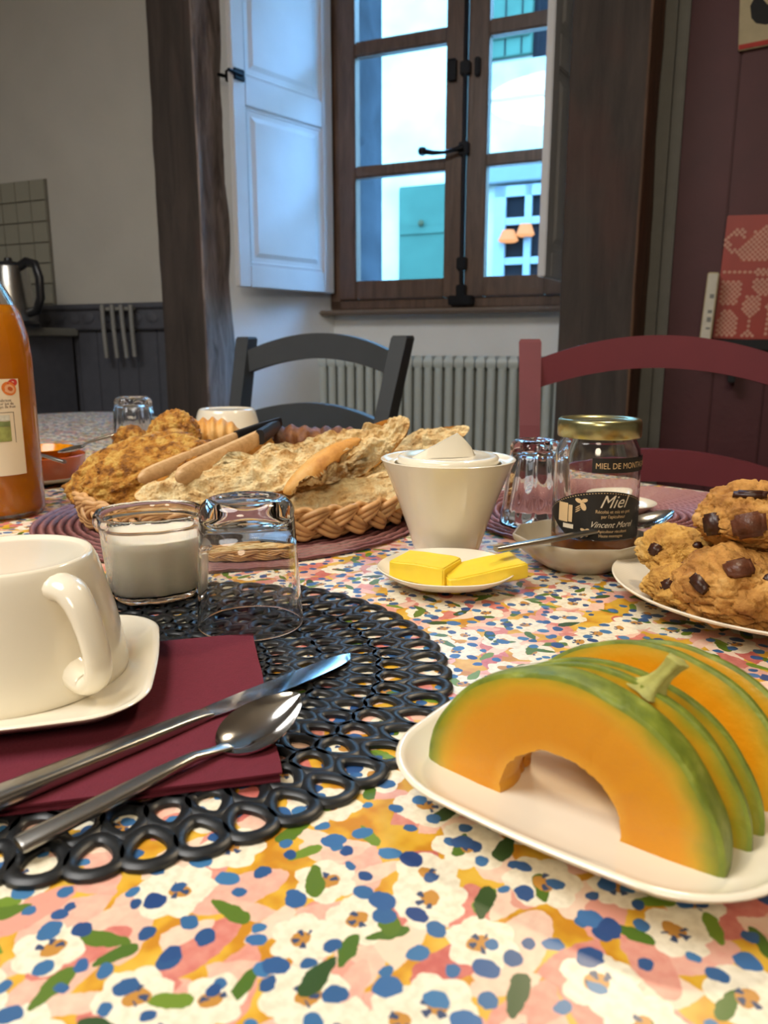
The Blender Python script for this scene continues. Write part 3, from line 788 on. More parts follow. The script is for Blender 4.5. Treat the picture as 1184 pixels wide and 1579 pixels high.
build('lamp_shade', MB().lathe([(0, .05), (.05, .045), (.08, -.04), (.06, -.055), (0, -.05)], 16), wem, lw, loc=(wq.x+.12, YF-.09, wq.z+.04))
# outdoor statue-like planter at lower left of the pane
pl = thing('street_planter', 'small pale pot with a pale green shrub by the wall across the street', 'plant pot'); pq = fr(594, 400)
pl.matrix_local = RM @ Matrix.Translation((pq.x, YF-.45, 0))
build('pot', MB().lathe([(0, 0), (.16, 0), (.24, .45), (.26, .5), (.22, .5), (.19, .44), (0, .44)], 24), M['stone_dark'], pl)
sb = MB(); bmq = bmesh.new(); bmesh.ops.create_icosphere(bmq, subdivisions=3, radius=.27); sb.bm(bmq); bmq.free()
sb.disp(lambda p: Vector((p.x*.8, p.y*.8, p.z*2.0))*(1+.25*noise.noise(p*9))+Vector((0, 0, .85)))
build('foliage', sb, simple('pale_foliage', '#3c5a50', .9, noise_amt=.4, noise_scale=20), pl)

# ================================================================== CHAIRS
def chair(name, matc, label, loc, rot, w_=.46, toph=.965, lean=.20, splay=.06, hr=.048, md=0.0):
    t = thing(name, label, 'chair', loc, rot, None)      # faces -y, back at +y, origin on the floor under the back
    back0 = -.16
    def post(sx):
        R = []
        prof = [(0, .0, .034, .036), (.25, -.01, .034, .040), (.44, -.005, .038, .046), (.60, .025, .038, .046), (.80, .07, .038, .042), (toph-.006, .118, .042, .038), (toph, .119, .036, .032)]
        for z, y, tx, ty in prof:
            x = sx*((w_/2-.03)+(splay*max(0, z-.44)/.5)*.5)
            y = y*lean/.20
            R.append([(x-tx/2, y-ty/2, z), (x+tx/2, y-ty/2, z), (x+tx/2, y+ty/2, z), (x-tx/2, y+ty/2, z)])
        return MB().rings(R, True, True, True)
    for sx in (-1, 1): build('back_post', post(sx), matc, t, smooth=False, mods=None)
    def rail(zc, h, arch, thick=.022):
        R = []
        ly = (.01+(zc-.5)*.23)*lean/.20
        half = (w_/2-.03)+(splay*max(0, zc-.44)/.5)*.5-.012
        for k in range(25):
            a = -1+2*k/24; x = a*half; z = zc+arch*(1-a*a); y = ly+.020*(1-a*a)
            hh_ = h*(1+.10*(1-a*a))
            R.append([(x, y-thick/2, z-hh_/2), (x, y+thick/2, z-hh_/2), (x, y+thick/2, z+hh_/2), (x, y-thick/2, z+hh_/2)])
        return MB().rings(R, True, True, True)
    build('top_rail', rail(toph-.065, hr, .042), matc, t, angle=50)
    build('middle_rail', rail(toph-.225-md, hr, .032), matc, t, angle=50)
    build('seat', MB().rrect([(-.012, .445), (0, .452), (0, .468), (-.01, .474)], .215, .20, .03).xform(Matrix.Translation((0, -.215, 0))), M['straw'], t)
    build('seat_frame', MB().box(-.20, .20, -.415, -.395, .40, .445).box(-.20, .20, -.035, -.015, .40, .445).box(-.205, -.185, -.40, -.02, .40, .445).box(.185, .205, -.40, -.02, .40, .445), matc, t, smooth=False)
    for sx in (-1, 1): build('leg', MB().box(sx*.19-.018, sx*.19+.018, -.423, -.387, 0, .445, .003), matc, t)
    for sx in (-1, 1): build('stretcher', MB().box(sx*.19-.008, sx*.19+.008, -.39, .0, .18, .21), matc, t, smooth=False)
    build('stretcher', MB().box(-.18, .18, -.413, -.398, .22, .25), matc, t, smooth=False)
    return t
gp = (PY(503, 540, 1.86))
chair('ladderback_chair', M['greychair'], 'dark grey ladderback chair in front of the radiator', (gp.x-.085, 1.88, 0), math.radians(-31), w_=.455, hr=.056, toph=.968, splay=.075)
rp_ = PY(1010, 540, 1.40)
chair('ladderback_chair', M['redchair'], 'burgundy ladderback chair behind the honey jar', (rp_.x+.012, 1.36, 0), math.radians(-10), w_=.50, toph=.957, splay=.03, hr=.054, md=.036)

# ================================================================== TABLE
tu = Vector((.68, -.733)).normalized(); tn = Vector((-.733, -.68)).normalized()
A0 = Vector((.37, 1.12)); W_, L_ = 1.15, 2.72
far = A0-tu*1.80
cen = far+tu*(L_/2)+tn*(W_/2)
tang = math.atan2(tu.y, tu.x)
TM = Matrix.Translation((cen.x, cen.y, 0)) @ Matrix.Rotation(tang, 4, 'Z')
dt = thing('dining_table', 'long dining table under the floral cloth', 'table'); dt.matrix_local = TM
build('tabletop', MB().rrect([(-.006, TZ-.035), (-.003, TZ-.032), (-.003, TZ-.006), (-.006, TZ-.003)], L_/2, W_/2, .16, 8), M['orange_wood'], dt)
build('apron', MB().box(-L_/2+.12, L_/2-.12, -W_/2+.1, -W_/2+.125, TZ-.12, TZ-.035).box(-L_/2+.12, L_/2-.12, W_/2-.125, W_/2-.1, TZ-.12, TZ-.035)
      .box(-L_/2+.12, -L_/2+.145, -W_/2+.1, W_/2-.1, TZ-.12, TZ-.035).box(L_/2-.145, L_/2-.12, -W_/2+.1, W_/2-.1, TZ-.12, TZ-.035), M['orange_wood'], dt, smooth=False)
for sx in (-1, 1):
    for sy in (-1, 1):
        x, y = sx*(L_/2-.16), sy*(W_/2-.14)
        build('leg', MB().box(x-.035, x+.035, y-.035, y+.035, 0, TZ-.035, .004), M['orange_wood'], dt)
# cloth: flat top with a falling skirt
cl = MB(); uv = []
N_ = 16
rings_ = []
ring_o = rrect_pts(L_/2, W_/2, .16, N_, 0)
def dens(r):
    out = []
    for i, p in enumerate(r):
        q = r[(i+1) % len(r)]; k = max(1, int((q-p).length/.03))
        out += [p.lerp(q, j/k) for j in range(k)]
    return out
ring_o = dens(ring_o)
def ring_at(o, z, fold):
    out = []; L = 0; m = len(ring_o)
    for i, p in enumerate(ring_o):
        t = (ring_o[(i+1) % m]-ring_o[i-1]).normalized(); n = Vector((t.y, -t.x))
        f = fold*(math.sin(i*.55)+.5*math.sin(i*1.31))
        q = p+n*(o+f); out.append((q.x, q.y, z)); uv.append((p.x+n.x*(TZ-z), p.y+n.y*(TZ-z)))
    return out
rs = [ring_at(-.004, TZ, 0), ring_at(0.0, TZ-.0012, 0), ring_at(.003, TZ-.006, 0), ring_at(.006, TZ-.03, .001), ring_at(.012, TZ-.10, .006), ring_at(.018, TZ-.20, .012), ring_at(.016, TZ-.20, .012), ring_at(.010, TZ-.10, .006)]
cl.rings(rs, True, True, False)
cl.uv = uv
clo = build('tablecloth', cl, M['cloth']); clo.matrix_local = TM
tag(clo, 'floral tablecloth of white, pink, yellow flowers and blue dots on the table', 'tablecloth')
# ================================================================== THINGS ON THE TABLE  (z = TZ is the cloth)
def onT(v, z=0.0): return (v.x, v.y, TZ+z)

# ---- black openwork placemat
MC = Vector((-.150, .437)); MR = .190
def ring_mesh(mb, cx, cy, a, b, ang, w=.0017, h=.0030, n=22, tear=.0):
    R = []
    sec = [(-w, 0), (-w*.95, h*.6), (-w*.45, h), (w*.45, h), (w*.95, h*.6), (w, 0)]
    ca, sa = math.cos(ang), math.sin(ang)
    for k in range(n):
        t = 2*PI*k/n; c, s_ = math.cos(t), math.sin(t)
        x, y = a*c, b*s_*(1+tear*c)
        nx, ny = c/a, s_/b; l = math.hypot(nx, ny); nx /= l; ny /= l
        ring = []
        for d, z in sec:
            X, Y = x+nx*d, y+ny*d
            ring.append((cx+X*ca-Y*sa, cy+X*sa+Y*ca, z))
        R.append(ring)
    mb.rings(R, True, False, False, 0, True)
pm = MB()
def mat_rings(n, rads, half0=0):
    for i, (r, a) in enumerate(rads):
        sp = 2*PI*r/n
        for k in range(n):
            th = 2*PI*(k+(.5 if (i+half0) % 2 else 0))/n
            ring_mesh(pm, r*math.cos(th), r*math.sin(th), a, sp/2-.0006, th, w=.0033, tear=.30 if i % 2 == 0 else -.30)
mat_rings(56, [(.1765, .0113), (.1565, .0103), (.1380, .0095), (.1208, .0087)])
mat_rings(38, [(.1035, .0088), (.0872, .0080), (.0725, .0072)], 1)
mat_rings(22, [(.0590, .0066), (.0465, .0060)])
mat_rings(12, [(.034, .0064)], 1)
for r in (.1667, .1473, .1294, .1120, .0953, .0798, .0657, .0527, .0402):
    pm.lathe([(r-.0024, 0), (r-.0020, .0016), (r+.0020, .0016), (r+.0024, 0)], 120, loop=True)
pm.lathe([(0, .002), (.022, .002), (.0235, 0), (0, 0)], 40)
pmo = build('placemat', pm, M['black_rubber'], loc=(MC.x, MC.y, TZ+.0004))
tag(pmo, 'round black openwork rubber placemat under the cup, napkin and cutlery', 'placemat')

# ---- burgundy round woven mats
def woven_mat(c, R_, label):
    prof = [(0, .0), (0.0, .003)]; r = .002
    while r < R_-.002:
        prof += [(r, .0006), (r+.0018, .0034), (r+.0040, .0044), (r+.0064, .0036)]; r += .0092
    prof += [(R_, .0030), (R_+.001, .0012), (R_, 0)]
    mb = MB().lathe(prof, 160, fn=lambda r, z, a: r)
    # fine weave: radial ripple
    mb.disp(lambda p: Vector((p.x, p.y, p.z+(.0005*math.sin(110*math.atan2(p.y, p.x)) if p.z > .0030 else 0))))
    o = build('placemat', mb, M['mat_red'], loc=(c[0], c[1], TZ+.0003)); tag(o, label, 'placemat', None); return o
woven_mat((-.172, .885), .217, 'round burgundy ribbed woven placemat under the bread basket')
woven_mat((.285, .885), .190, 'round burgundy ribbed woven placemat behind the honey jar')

# ---- napkin
nA, nB, nC = P(392, 983, .006), P(436, 1197, .006), P(0, 1258, .006)
nax = (nA-nB).to_2d().normalized(); nay = Vector((-nax.y, nax.x))    # towards the left
nside = .178
napc = nB.to_2d()+nax*nside/2+nay*nside/2
nang = math.atan2(-nay.y, -nay.x)       # local +x to the right
nk = thing('paper_napkin', 'folded burgundy paper napkin on the black placemat', 'napkin', (napc.x, napc.y, TZ+.0030), nang)
def sheet(hw, z, h, seed, lift):
    mb = MB(); n = 26; g = []
    for j in range(n+1):
        g.append([])
        for i in range(n+1):
            x = -hw+2*hw*i/n; y = -hw+2*hw*j/n
            e = max(abs(x), abs(y))/hw
            zz = z+.0004*noise.noise(Vector((x*30+seed, y*30, 0)))+lift*max(0, e-.85)*6*(.5+.5*noise.noise(Vector((x*18+seed, y*18, 3))))
            edge = .0008*noise.noise(Vector((x*40, y*40, seed)))
            g[-1].append((x+edge, y+edge, zz))
    vs = [p for r in g for p in r]; fs = []
    for j in range(n):
        for i in range(n): a = j*(n+1)+i; fs.append((a, a+1, a+n+2, a+n+1))
    b = len(vs); vs2 = vs+[(x, y, zz-h) for x, y, zz in vs]; fs2 = fs+[tuple(k+b for k in f[::-1]) for f in fs]
    per = [(0, i) for i in range(n)]+[(j, n) for j in range(n)]+[(n, n-i) for i in range(n)]+[(n-j, 0) for j in range(n)]
    idx = [j*(n+1)+i for j, i in per]
    for k in range(len(idx)): a, c = idx[k], idx[(k+1) % len(idx)]; fs2.append((a, a+b, c+b, c))
    return mb.add(vs2, fs2)
build('ply', sheet(nside/2-.0005, .0012, .0010, 1, .0002), M['napkin'], nk)
build('ply', sheet(nside/2-.0018, .0026, .0010, 5, .0003), M['napkin'], nk)
build('ply', sheet(nside/2-.0004, .0042, .0011, 9, .0006), M['napkin'], nk)
NZ = .0030+.0046

# ---- rounded square plates
def sq_plate(name, label, c, ang, hx, rim=.020, rc=.040, zoff=0.0, fz_=0.0):
    t = thing(name, label, 'plate', (c[0], c[1], TZ+zoff), ang)
    k = rim/.020
    prof = [(-hx*.55, .0), (-.034, .0), (-.031, .0010), (-.027, .0020), (-.014, .0075*k), (-.004, .0155*k), (-.0005, .0185*k), (0, .0195*k), (-.0006, .0203*k), (-.0022, .0205*k), (-.0045, .0190*k), (-.011, .0125*k), (-.019, .0078*k+fz_*.6), (-.028, .0056+fz_), (-.036, .0048+fz_), (-hx*.6, .0044+fz_), (-hx*.93, .0044+fz_)]
    build('plate_body', MB().rrect(prof, hx, hx, rc, 12, bulge=.0015), M['china'], t, angle=60)
    return t
sq_plate('saucer', 'cream rounded-square plate on the burgundy napkin under the upturned cup', (-.2035, .4000), math.radians(13.5), .0755, .0145, .034, NZ-.0006)

# ---- big cup upside down
def cup(label, loc, ang, handle=True, sc=1.0, cat='cup'):
    t = thing('cup', label, cat, loc, ang)
    Rr, Rb, Hc = .0610, .0462, .0705
    prof = [(Rr-.0035, .0008), (Rr-.0012, 0), (Rr, .0008), (Rr+.0001, .004), (Rr-.0015, .016), (Rr-.0050, .034), (Rr-.0100, .054), (Rb+.0020, Hc-.006), (Rb, Hc-.0018), (Rb-.0012, Hc-.0002),
            (Rb-.0026, Hc-.0004), (Rb-.0038, Hc-.0018), (Rb-.0052, Hc-.0021), (Rb-.012, Hc-.0020), (0, Hc-.0020)]
    inner = [(0, Hc-.010), (Rb-.010, Hc-.010), (Rb-.003, Hc-.014), (Rr-.0135, .050), (Rr-.0075, .028), (Rr-.0040, .008), (Rr-.0035, .0008)]
    pr = prof+inner
    build('cup_body', MB().lathe([(r*sc, z*sc) for r, z in pr], 72), M['china'], t, angle=70)
    if handle:
        pts = [(.0430, 0, .0590), (.0555, 0, .0588), (.0640, 0, .0520), (.0705, 0, .0400), (.0745, 0, .0270), (.0740, 0, .0170), (.0690, 0, .0115), (.0640, 0, .0112), (.0530, 0, .0165)]
        # smooth the path
        P2 = []
        for i in range(len(pts)-1):
            for k in range(4):
                a = k/4; p0 = Vector(pts[max(i-1, 0)]); p1 = Vector(pts[i]); p2 = Vector(pts[i+1]); p3 = Vector(pts[min(i+2, len(pts)-1)])
                P2.append(.5*((2*p1)+(p2-p0)*a+(2*p0-5*p1+4*p2-p3)*a*a+(3*p1-p0-3*p2+p3)*a**3))
        P2.append(Vector(pts[-1]))
        hm = MB().tube(P2, lambda u: .0052+.0030*(1-math.sin(PI*min(1, max(0, u)))**.7), 14, up=(0, 1, 0), flat=1.45)
        build('handle', hm, M['china'], t, angle=80)
    return t
cup('large cream cup turned upside down on the rounded-square plate', (-.2085, .4130, TZ+NZ+.0040), math.radians(-33))
fc = P(352, 694, 0)
cup('white cup turned upside down behind the bread basket', (fc.x, fc.y, TZ), math.radians(120), sc=1.12)

# ---- knife
def cutlery_frame(tip, end, z0, z1):
    a = Vector(end); b = Vector(tip); d = (b-a); L = d.length
    x = d.normalized(); y = Vector((0, 0, 1)).cross(x).normalized(); z = x.cross(y)
    return Matrix((( x.x, y.x, z.x, a.x), (x.y, y.y, z.y, a.y), (x.z, y.z, z.z, a.z), (0, 0, 0, 1))), L
def barloft(stations, n=16, sq=3.2):
    R = []
    for x, y0, z0, w2, h2 in stations:
        ring = []
        for k in range(n):
            a = 2*PI*k/n+PI/n; c, s_ = math.cos(a), math.sin(a)
            e = 2/sq
            ring.append((x, y0+w2*math.copysign(abs(c)**e, c), z0+h2*math.copysign(abs(s_)**e, s_)))
        R.append(ring)
    return MB().rings(R, True, True, True)
KT = P(541, 1011, .0045); KJ = P(325, 1096, NZ+.006)
kd = (KJ-KT).normalized(); KE = P(-75, 1259, .0125); KT = P(541, 1011, .0058)
km, kl = cutlery_frame(KT, KE, 0, 0)
kn = thing('table_knife', 'polished steel table knife lying across the napkin with its tip on the black placemat', 'knife'); kn.matrix_local = km
hl_ = kl-(KT-KJ).length
st_ = [(0, 0, 0, .0052, .0030), (.002, 0, 0, .0060, .0037), (.03, 0, 0, .0061, .0037), (hl_*.6, 0, 0, .0056, .0034), (hl_-.012, 0, 0, .0052, .0031), (hl_-.002, 0, 0, .0050, .0026), (hl_+.004, 0, 0, .0050, .0014)]
build('handle', barloft(st_, 20, 3.6), M['brushed'], kn, angle=35)
bl = MB(); R = []
LB = kl-hl_
for u in [i/22 for i in range(23)]:
    x = hl_+u*LB
    k_ = 1 if u < .80 else math.sqrt(max(.004, 1-((u-.80)/.20)**2))
    pin = .82+.18*min(1, u*5)
    top = .0060*pin-(1-k_)*.0052
    bot = -(.0062+.0022*math.sin(PI*min(1, u*1.05)))*pin*k_-(1-k_)*-.0004
    R.append([(x, top, .0011), (x, (top+bot)/2, .0009), (x, bot, .0002), (x, bot, -.0002), (x, (top+bot)/2, -.0009), (x, top, -.0011)])
bl.rings(R, True, True, True)
build('blade', bl, M['steel'], kn, angle=50)

# ---- spoons
def spoon_mesh(L, lb, wb, hw, depth, hh=.0022, neck=.0024, lift=.0035, zc=.0045):
    """handle end at x=0, bowl towards +x, lies with the bowl's underside near z=0"""
    mb = MB(); n = 30; mv = 12; top = []; bot = []
    x0 = L-lb
    for i in range(n+1):
        u = i/n; uu = u
        wv = wb*math.sin(PI*min(1, uu**.80))**.62 if 0 < uu < 1 else 0
        wv = max(wv, neck*(1-u)*1.0 if u < .3 else .0003)
        rt, rb = [], []
        for j in range(mv+1):
            v = -1+2*j/mv
            dz = -depth*(1-v*v)*math.sin(PI*min(1, u*.98+.01))**.8
            zz = max(dz+zc+lift*u, .0008)
            rt.append((x0+u*lb, v*wv, zz+.0006)); rb.append((x0+u*lb, v*wv, zz-.0006))
        top.append(rt); bot.append(rb)
    R = [t+b[::-1] for t, b in zip(top, bot)]
    mb.rings(R, True, True, True)
    hl = MB()
    sts = [(0, 0, .0030, hw*.92, hh*.9), (.0015, 0, .0031, hw, hh), (x0*.35, 0, .0042, hw*.95, hh*1.0), (x0*.65, 0, .0056, hw*.78, hh*.95), (x0*.85, 0, .0060, hw*.56, hh*.85), (x0*.96, 0, zc+.0010, neck*1.05, .0014), (x0+.003, 0, zc+.0003, neck*1.2, .0009), (x0+.006, 0, zc-.0005, neck*1.1, .0005)]
    h = barloft(sts, 16, 3.0)
    return mb, h
ST_, SE_ = P(459, 1073, .020), P(29, 1314, .004)
SE_.z = TZ+.0042; ST_.z = TZ+.0078
sm, sl_ = cutlery_frame(ST_, SE_, 0, 0)
sm = sm @ Matrix.Rotation(math.radians(9), 4, 'X')
sp1 = thing('spoon', 'polished steel dessert spoon lying across the lower edge of the napkin', 'spoon'); sp1.matrix_local = sm
bwl, hnd = spoon_mesh(sl_, .048, .0158, .0048, .0068, lift=.011, zc=.0030)
build('spoon_bowl', bwl, M['steel'], sp1, angle=60); build('handle', hnd, M['brushed'], sp1, angle=40)

# ---- clear tumblers upside down
def tumbler(name, label, loc, R0, R1, Hh, wall=.0018, base=.011, facets=0, ang=0, famp=.0018):
    """open rim (R0) at z=0, closed thick base (R1) at the top"""
    t = thing(name, label, 'glass', loc, ang)
    out = [(R0-.0006, .0), (R0, .0008), (R0-.0002, .003), (R0+(R1-R0)*.25, Hh*.22), (R0+(R1-R0)*.60, Hh*.55), (R1+.0008, Hh*.84), (R1+.0004, Hh*.865), (R1+.0010, Hh*.90), (R1-.0010, Hh*.955), (R1-.0045, Hh*.99), (R1-.0075, Hh), (R1-.011, Hh-.0012), (R1-.014, Hh-.0026), (0, Hh-.0030)]
    inn = [(0, Hh-base+.0012), (R1-.016, Hh-base+.0006), (R1-.006, Hh-base-.003), (R1-wall-.0006, Hh*.80), (R0+(R1-R0)*.60-wall, Hh*.55), (R0+(R1-R0)*.25-wall, Hh*.22), (R0-wall, .002), (R0-.0014, .0003), (R0-.0006, .0)]
    def fn(r, z, a):
        if not facets or r < R1*.55: return r
        return r-famp*(.5-.5*math.cos(facets*a))*min(1, max(0, (z-.16*Hh)/(.1*Hh)))*(1 if z < .93*Hh else .5)
    prof = out+inn
    R = []
    n = 96
    mb = MB()
    for i, (r, z) in enumerate(prof):
        isout = i < len(out)
        R.append([((fn(r, z, 2*PI*k/n) if isout else r)*math.cos(2*PI*k/n), (fn(r, z, 2*PI*k/n) if isout else r)*math.sin(2*PI*k/n), z) for k in range(n)])
    mb.rings(R)
    build('glass_body', mb, M['glass'], t, angle=80)
    return t
g1 = P(387, 961, .0028)
tumbler('tumbler', 'clear plain tumbler standing upside down beside the yoghurt jar', (g1.x, g1.y, TZ+.0030), .0368, .0315, .0900, base=.013)
g2 = P(822, 812, .0)
tumbler('tumbler', 'faceted clear tumbler upside down between the sugar bowl and the honey jar', (g2.x, g2.y, TZ+.0040), .0370, .0275, .092, facets=9, base=.012, famp=.0030, wall=.0034)
g3 = P(210, 690, .0)
tumbler('tumbler', 'faceted clear tumbler upside down behind the loaf at the far side of the basket', (g3.x, g3.y, TZ+.0004), .0445, .0350, .098, facets=9, base=.014, famp=.0034, wall=.0036)

# ---- yoghurt jar
y1 = P(240, 921, .0)
yj = thing('yoghurt_jar', 'squarish glass jar of white yoghurt beside the upturned tumbler', 'jar', (y1.x, y1.y, TZ+.0030), math.radians(24))
hx = .0315
yk = lambda p: Vector((p.x, p.y, p.z*.93))
prof = [(-.020, .0), (-.006, 0), (-.002, .0016), (0, .005), (.0012, .018), (.0040, .050), (.0048, .060), (.0052, .0612), (.0078, .0622), (.0088, .0645), (.0086, .0680), (.0082, .0715), (.0070, .0722), (.0056, .0715), (.0048, .066), (.0030, .060), (.0015, .045), (-.0018, .012), (-.005, .0065), (-.020, .0056)]
build('glass_body', MB().rrect(prof, hx, hx, .022, 10, bulge=.0022).disp(yk), M['glass'], yj, angle=80)
pry = [(-.018, .0062), (-.0062, .0066), (-.0012, .0100), (.0022, .045), (.0026, .0520), (.0004, .0528), (-.006, .0520), (-.018, .0518)]
build('yoghurt', MB().rrect(pry, hx, hx, .022, 10, bulge=.0022).disp(yk), M['yoghurt'], yj, angle=80)

# ---- sugar bowl with lid
s1 = P(688, 851, .0)
sg = thing('sugar_bowl', 'white flared sugar bowl with a folded triangular lid knob behind the butter dish', 'bowl', (s1.x, s1.y, TZ+.0004), math.radians(20))
so = [(0, .0), (.0290, .0), (.0305, .0012), (.0318, .006), (.0380, .026), (.0470, .052), (.0560, .075), (.0625, .0890), (.0630, .0902), (.0622, .0908), (.0600, .0900), (.0565, .0868), (.0500, .0865)]
si = [(.0500, .0850), (.045, .060), (.030, .015), (0, .008)]
build('bowl_body', MB().lathe(so+si, 72), M['china'], sg, angle=60)
build('lid', MB().lathe([(0, .0868), (.0475, .0868), (.0480, .0880), (.0474, .0920), (.0460, .0934), (.0435, .0938), (.036, .0925), (.018, .0912), (0, .0910)], 64), M['china'], sg, angle=60)
lk = MB()
# folded triangular knob: a curved triangular fin rising from the lid
R = []
for i in range(15):
    u = i/14; x = -.036+u*.064
    hgt = .0215*(u/.72 if u < .72 else max(0, (1-u)/.28)**.75)
    yb = -.004+.008*u
    th = .0019
    R.append([(x, yb-th-.004, .0915), (x, yb-th+.003*u, .0915+hgt+.0004), (x, yb+th+.003*u, .0915+hgt+.0004), (x, yb+th+.004, .0915)])
lk.rings(R, True, True, True)
build('lid_knob', lk, M['china'], sg, rot=math.radians(-12), angle=60)

# ---- butter on its small plate
b1_ = P(690, 901, 0)
bp = thing('butter_dish', 'small round cream dish holding two slabs of butter', 'dish', (b1_.x, b1_.y, TZ+.0004), 0)
bpp = [(0, 0), (.026, 0), (.029, .0010), (.032, .0022), (.044, .0062), (.054, .0115), (.0575, .0145), (.0580, .0155), (.0572, .0160), (.0550, .0148), (.046, .0095), (.036, .0060), (.024, .0048), (0, .0045)]
build('dish_body', MB().lathe(bpp, 72, fn=lambda r, z, a: r*(1+.012*math.cos(6*a))), M['china'], bp, angle=60)
def slab(label, c, ang, lx, ly, hz, z, tilt, seed):
    mb = MB(); 
    bm = bmesh.new(); bmesh.ops.create_cube(bm, size=1)
    for v in bm.verts: v.co = (v.co.x*lx, v.co.y*ly, v.co.z*hz)
    bmesh.ops.bevel(bm, geom=list(bm.edges), offset=.0012, segments=3, affect='EDGES')
    bmesh.ops.subdivide_edges(bm, edges=[e for e in bm.edges if e.calc_length() > .004], cuts=9, use_grid_fill=True)
    mb.bm(bm); bm.free()
    mb.disp(lambda p: p+Vector((1, 1, 1))*.0009*noise.noise(p*60+Vector((seed, 0, 0)))+Vector((0, 0, .0015*math.sin(p.x*55+seed))))
    o = build('butter', mb, M['butter'], loc=(c[0], c[1], TZ+z), rot=(tilt[0], tilt[1], ang), angle=60)
    return tag(o, label, 'butter')
bl1, bl2 = P(655, 880, .014), P(742, 884, .014)
slab('deeper yellow butter slab on the left of the small dish', bl1, math.radians(-28), .048, .036, .0170, .0150, (0, .05), 1)
slab('longer paler butter slab on the right of the small dish overhanging the rim', bl2, math.radians(14), .066, .036, .0130, .0150, (.02, -.09), 6)

# ---- octagonal stoneware bowl
h1 = P(893, 872, 0)
ob = thing('bowl', 'grey-cream stoneware bowl with a faceted rim holding the honey jar', 'bowl', (h1.x, h1.y, TZ+.0004), 0)
def octo(r, z, a):
    if z < .012: return r
    k = 10; aa = (a % (2*PI/k))-PI/k
    f = math.cos(PI/k)/math.cos(aa)
    w_ = min(1, (z-.012)/.015)
    return r*((1-w_)+w_*(f*1.02))
op = [(0, 0), (.031, 0), (.033, .0015), (.040, .0055), (.052, .0145), (.0588, .0240), (.0602, .0280), (.0598, .0293), (.0582, .0293), (.0570, .0270), (.050, .0165), (.043, .0085), (.038, .0058), (0, .0052)]
build('bowl_body', MB().lathe(op, 80, fn=octo), M['china_grey'], ob, angle=50)

# ---- honey jar
jy = P(912, 868, 0); JZ = .0062
jv = Vector((-jy.x, -jy.y)); jang = math.atan2(jv.y, jv.x)+PI/2         # local -y faces the camera
hj = thing('honey_jar', 'hexagon-shouldered glass honey jar with a gold lid and black labels standing in the bowl', 'jar', (jy.x, jy.y, TZ+JZ), jang)
hj['label'] = 'round glass honey jar with a gold lid and black labels standing in the bowl'
RJ = .0375; JH = .1225; KZ = 1.15
zk = lambda p: Vector((p.x, p.y, p.z*KZ))
jo = [(0, .0012), (.028, .0), (.034, .0006), (.0365, .004), (RJ, .010), (RJ, .072), (.0372, .080), (.0355, .087), (.0325, .0925), (.0310, .0950), (.0310, .104), (.0300, .1045)]
ji = [(.0285, .1045), (.0285, .0950), (.0305, .091), (.0335, .0855), (.0350, .079), (.0353, .072), (.0353, .010), (.033, .0055), (0, .0050)]
build('glass_body', MB().lathe(jo+ji, 96).disp(zk), M['glass'], hj, angle=80)
build('honey', MB().lathe([(0, .0056), (.033, .0050), (.0358, .0100), (.0358, .020), (.0345, .0202), (0, .0178)], 64).disp(zk), M['honey'], hj, angle=60)
build('lid', MB().lathe([(.0300, .0955), (.0352, .0955), (.0360, .0965), (.0360, .1055), (.0355, .1080), (.0338, .1092), (.0320, .1092), (.0300, .1080), (.0285, .1072), (.0150, .1074), (0, .1078)], 96).disp(zk), M['lid_gold'], hj, angle=50)
def wrap(mb, R_, kz=1.0):
    """flat x,z design -> cylinder; x is arc length from the middle facing the camera"""
    def f(p):
        a = p.x/R_; r = R_+p.y
        return Vector((r*math.sin(a), -r*math.cos(a), p.z*kz+(.010 if kz != 1.0 else 0)))
    return mb.disp(f)
def gridpatch(x0, x1, zf0, zf1, n=60, off=.0003):
    mb = MB(); R = []
    for i in range(n+1):
        x = x0+(x1-x0)*i/n; R.append([(x, off, zf0(x)), (x, off, zf1(x))])
    return mb.rings(R, False)
def textmb(body, size, shear=0.0, x=0, z=0, off=.0006, align='CENTER', sx=1.0):
    cu_ = bpy.data.curves.new('text', 'FONT'); cu_.body = body; cu_.size = size; cu_.shear = shear; cu_.align_x = align; cu_.resolution_u = 3
    o = bpy.data.objects.new('text', cu_); COL.objects.link(o)
    bpy.context.view_layer.update()
    me = bpy.data.meshes.new_from_object(o.evaluated_get(bpy.context.evaluated_depsgraph_get()))
    mb = MB().add([(v.co.x*sx+x, off, v.co.y+z) for v in me.vertices], [tuple(p.vertices) for p in me.polygons])
    bpy.data.objects.remove(o); bpy.data.meshes.remove(me); bpy.data.curves.remove(cu_)
    return mb
l1 = wrap(gridpatch(-.060, .054, lambda x: .0125+max(0, (-.022-x))*.55, lambda x: .0495-.000045*(x*1000-8)**2*.12), RJ, KZ)
lab = build('label', l1, M['label_black'], hj, angle=180)
l2 = wrap(gridpatch(-.004, .064, lambda x: .0630, lambda x: .0740), RJ, KZ)
lab2 = build('neck_label', l2, M['label_black'], hj, angle=180)
def txt(parent, *a, **k):
    R_ = k.pop('R_', RJ); kz = KZ if R_ == RJ else 1.0; m = k.pop('mat', M['print_gold'])
    return build('lettering', wrap(textmb(*a, **k), R_, kz), m, parent, smooth=False)
txt(lab2, 'MIEL DE MONTAGNE',   .0062, 0, .0275, .0662, sx=.98)
M['print_cream'] = simple('cream_print', '#e0d3bb', .5)
txt(lab, 'Miel', .0135, .45, .0155, .0372, sx=1.05, mat=M['print_cream'])
txt(lab, 'Récolté et mis en pot', .0036, 0, .0165, .0330)
txt(lab, "par l'apiculteur", .0036, 0, .0165, .0293)
txt(lab, 'Vincent Morel', .0064, .5, .0155, .0222, sx=1.05, mat=M['print_cream'])
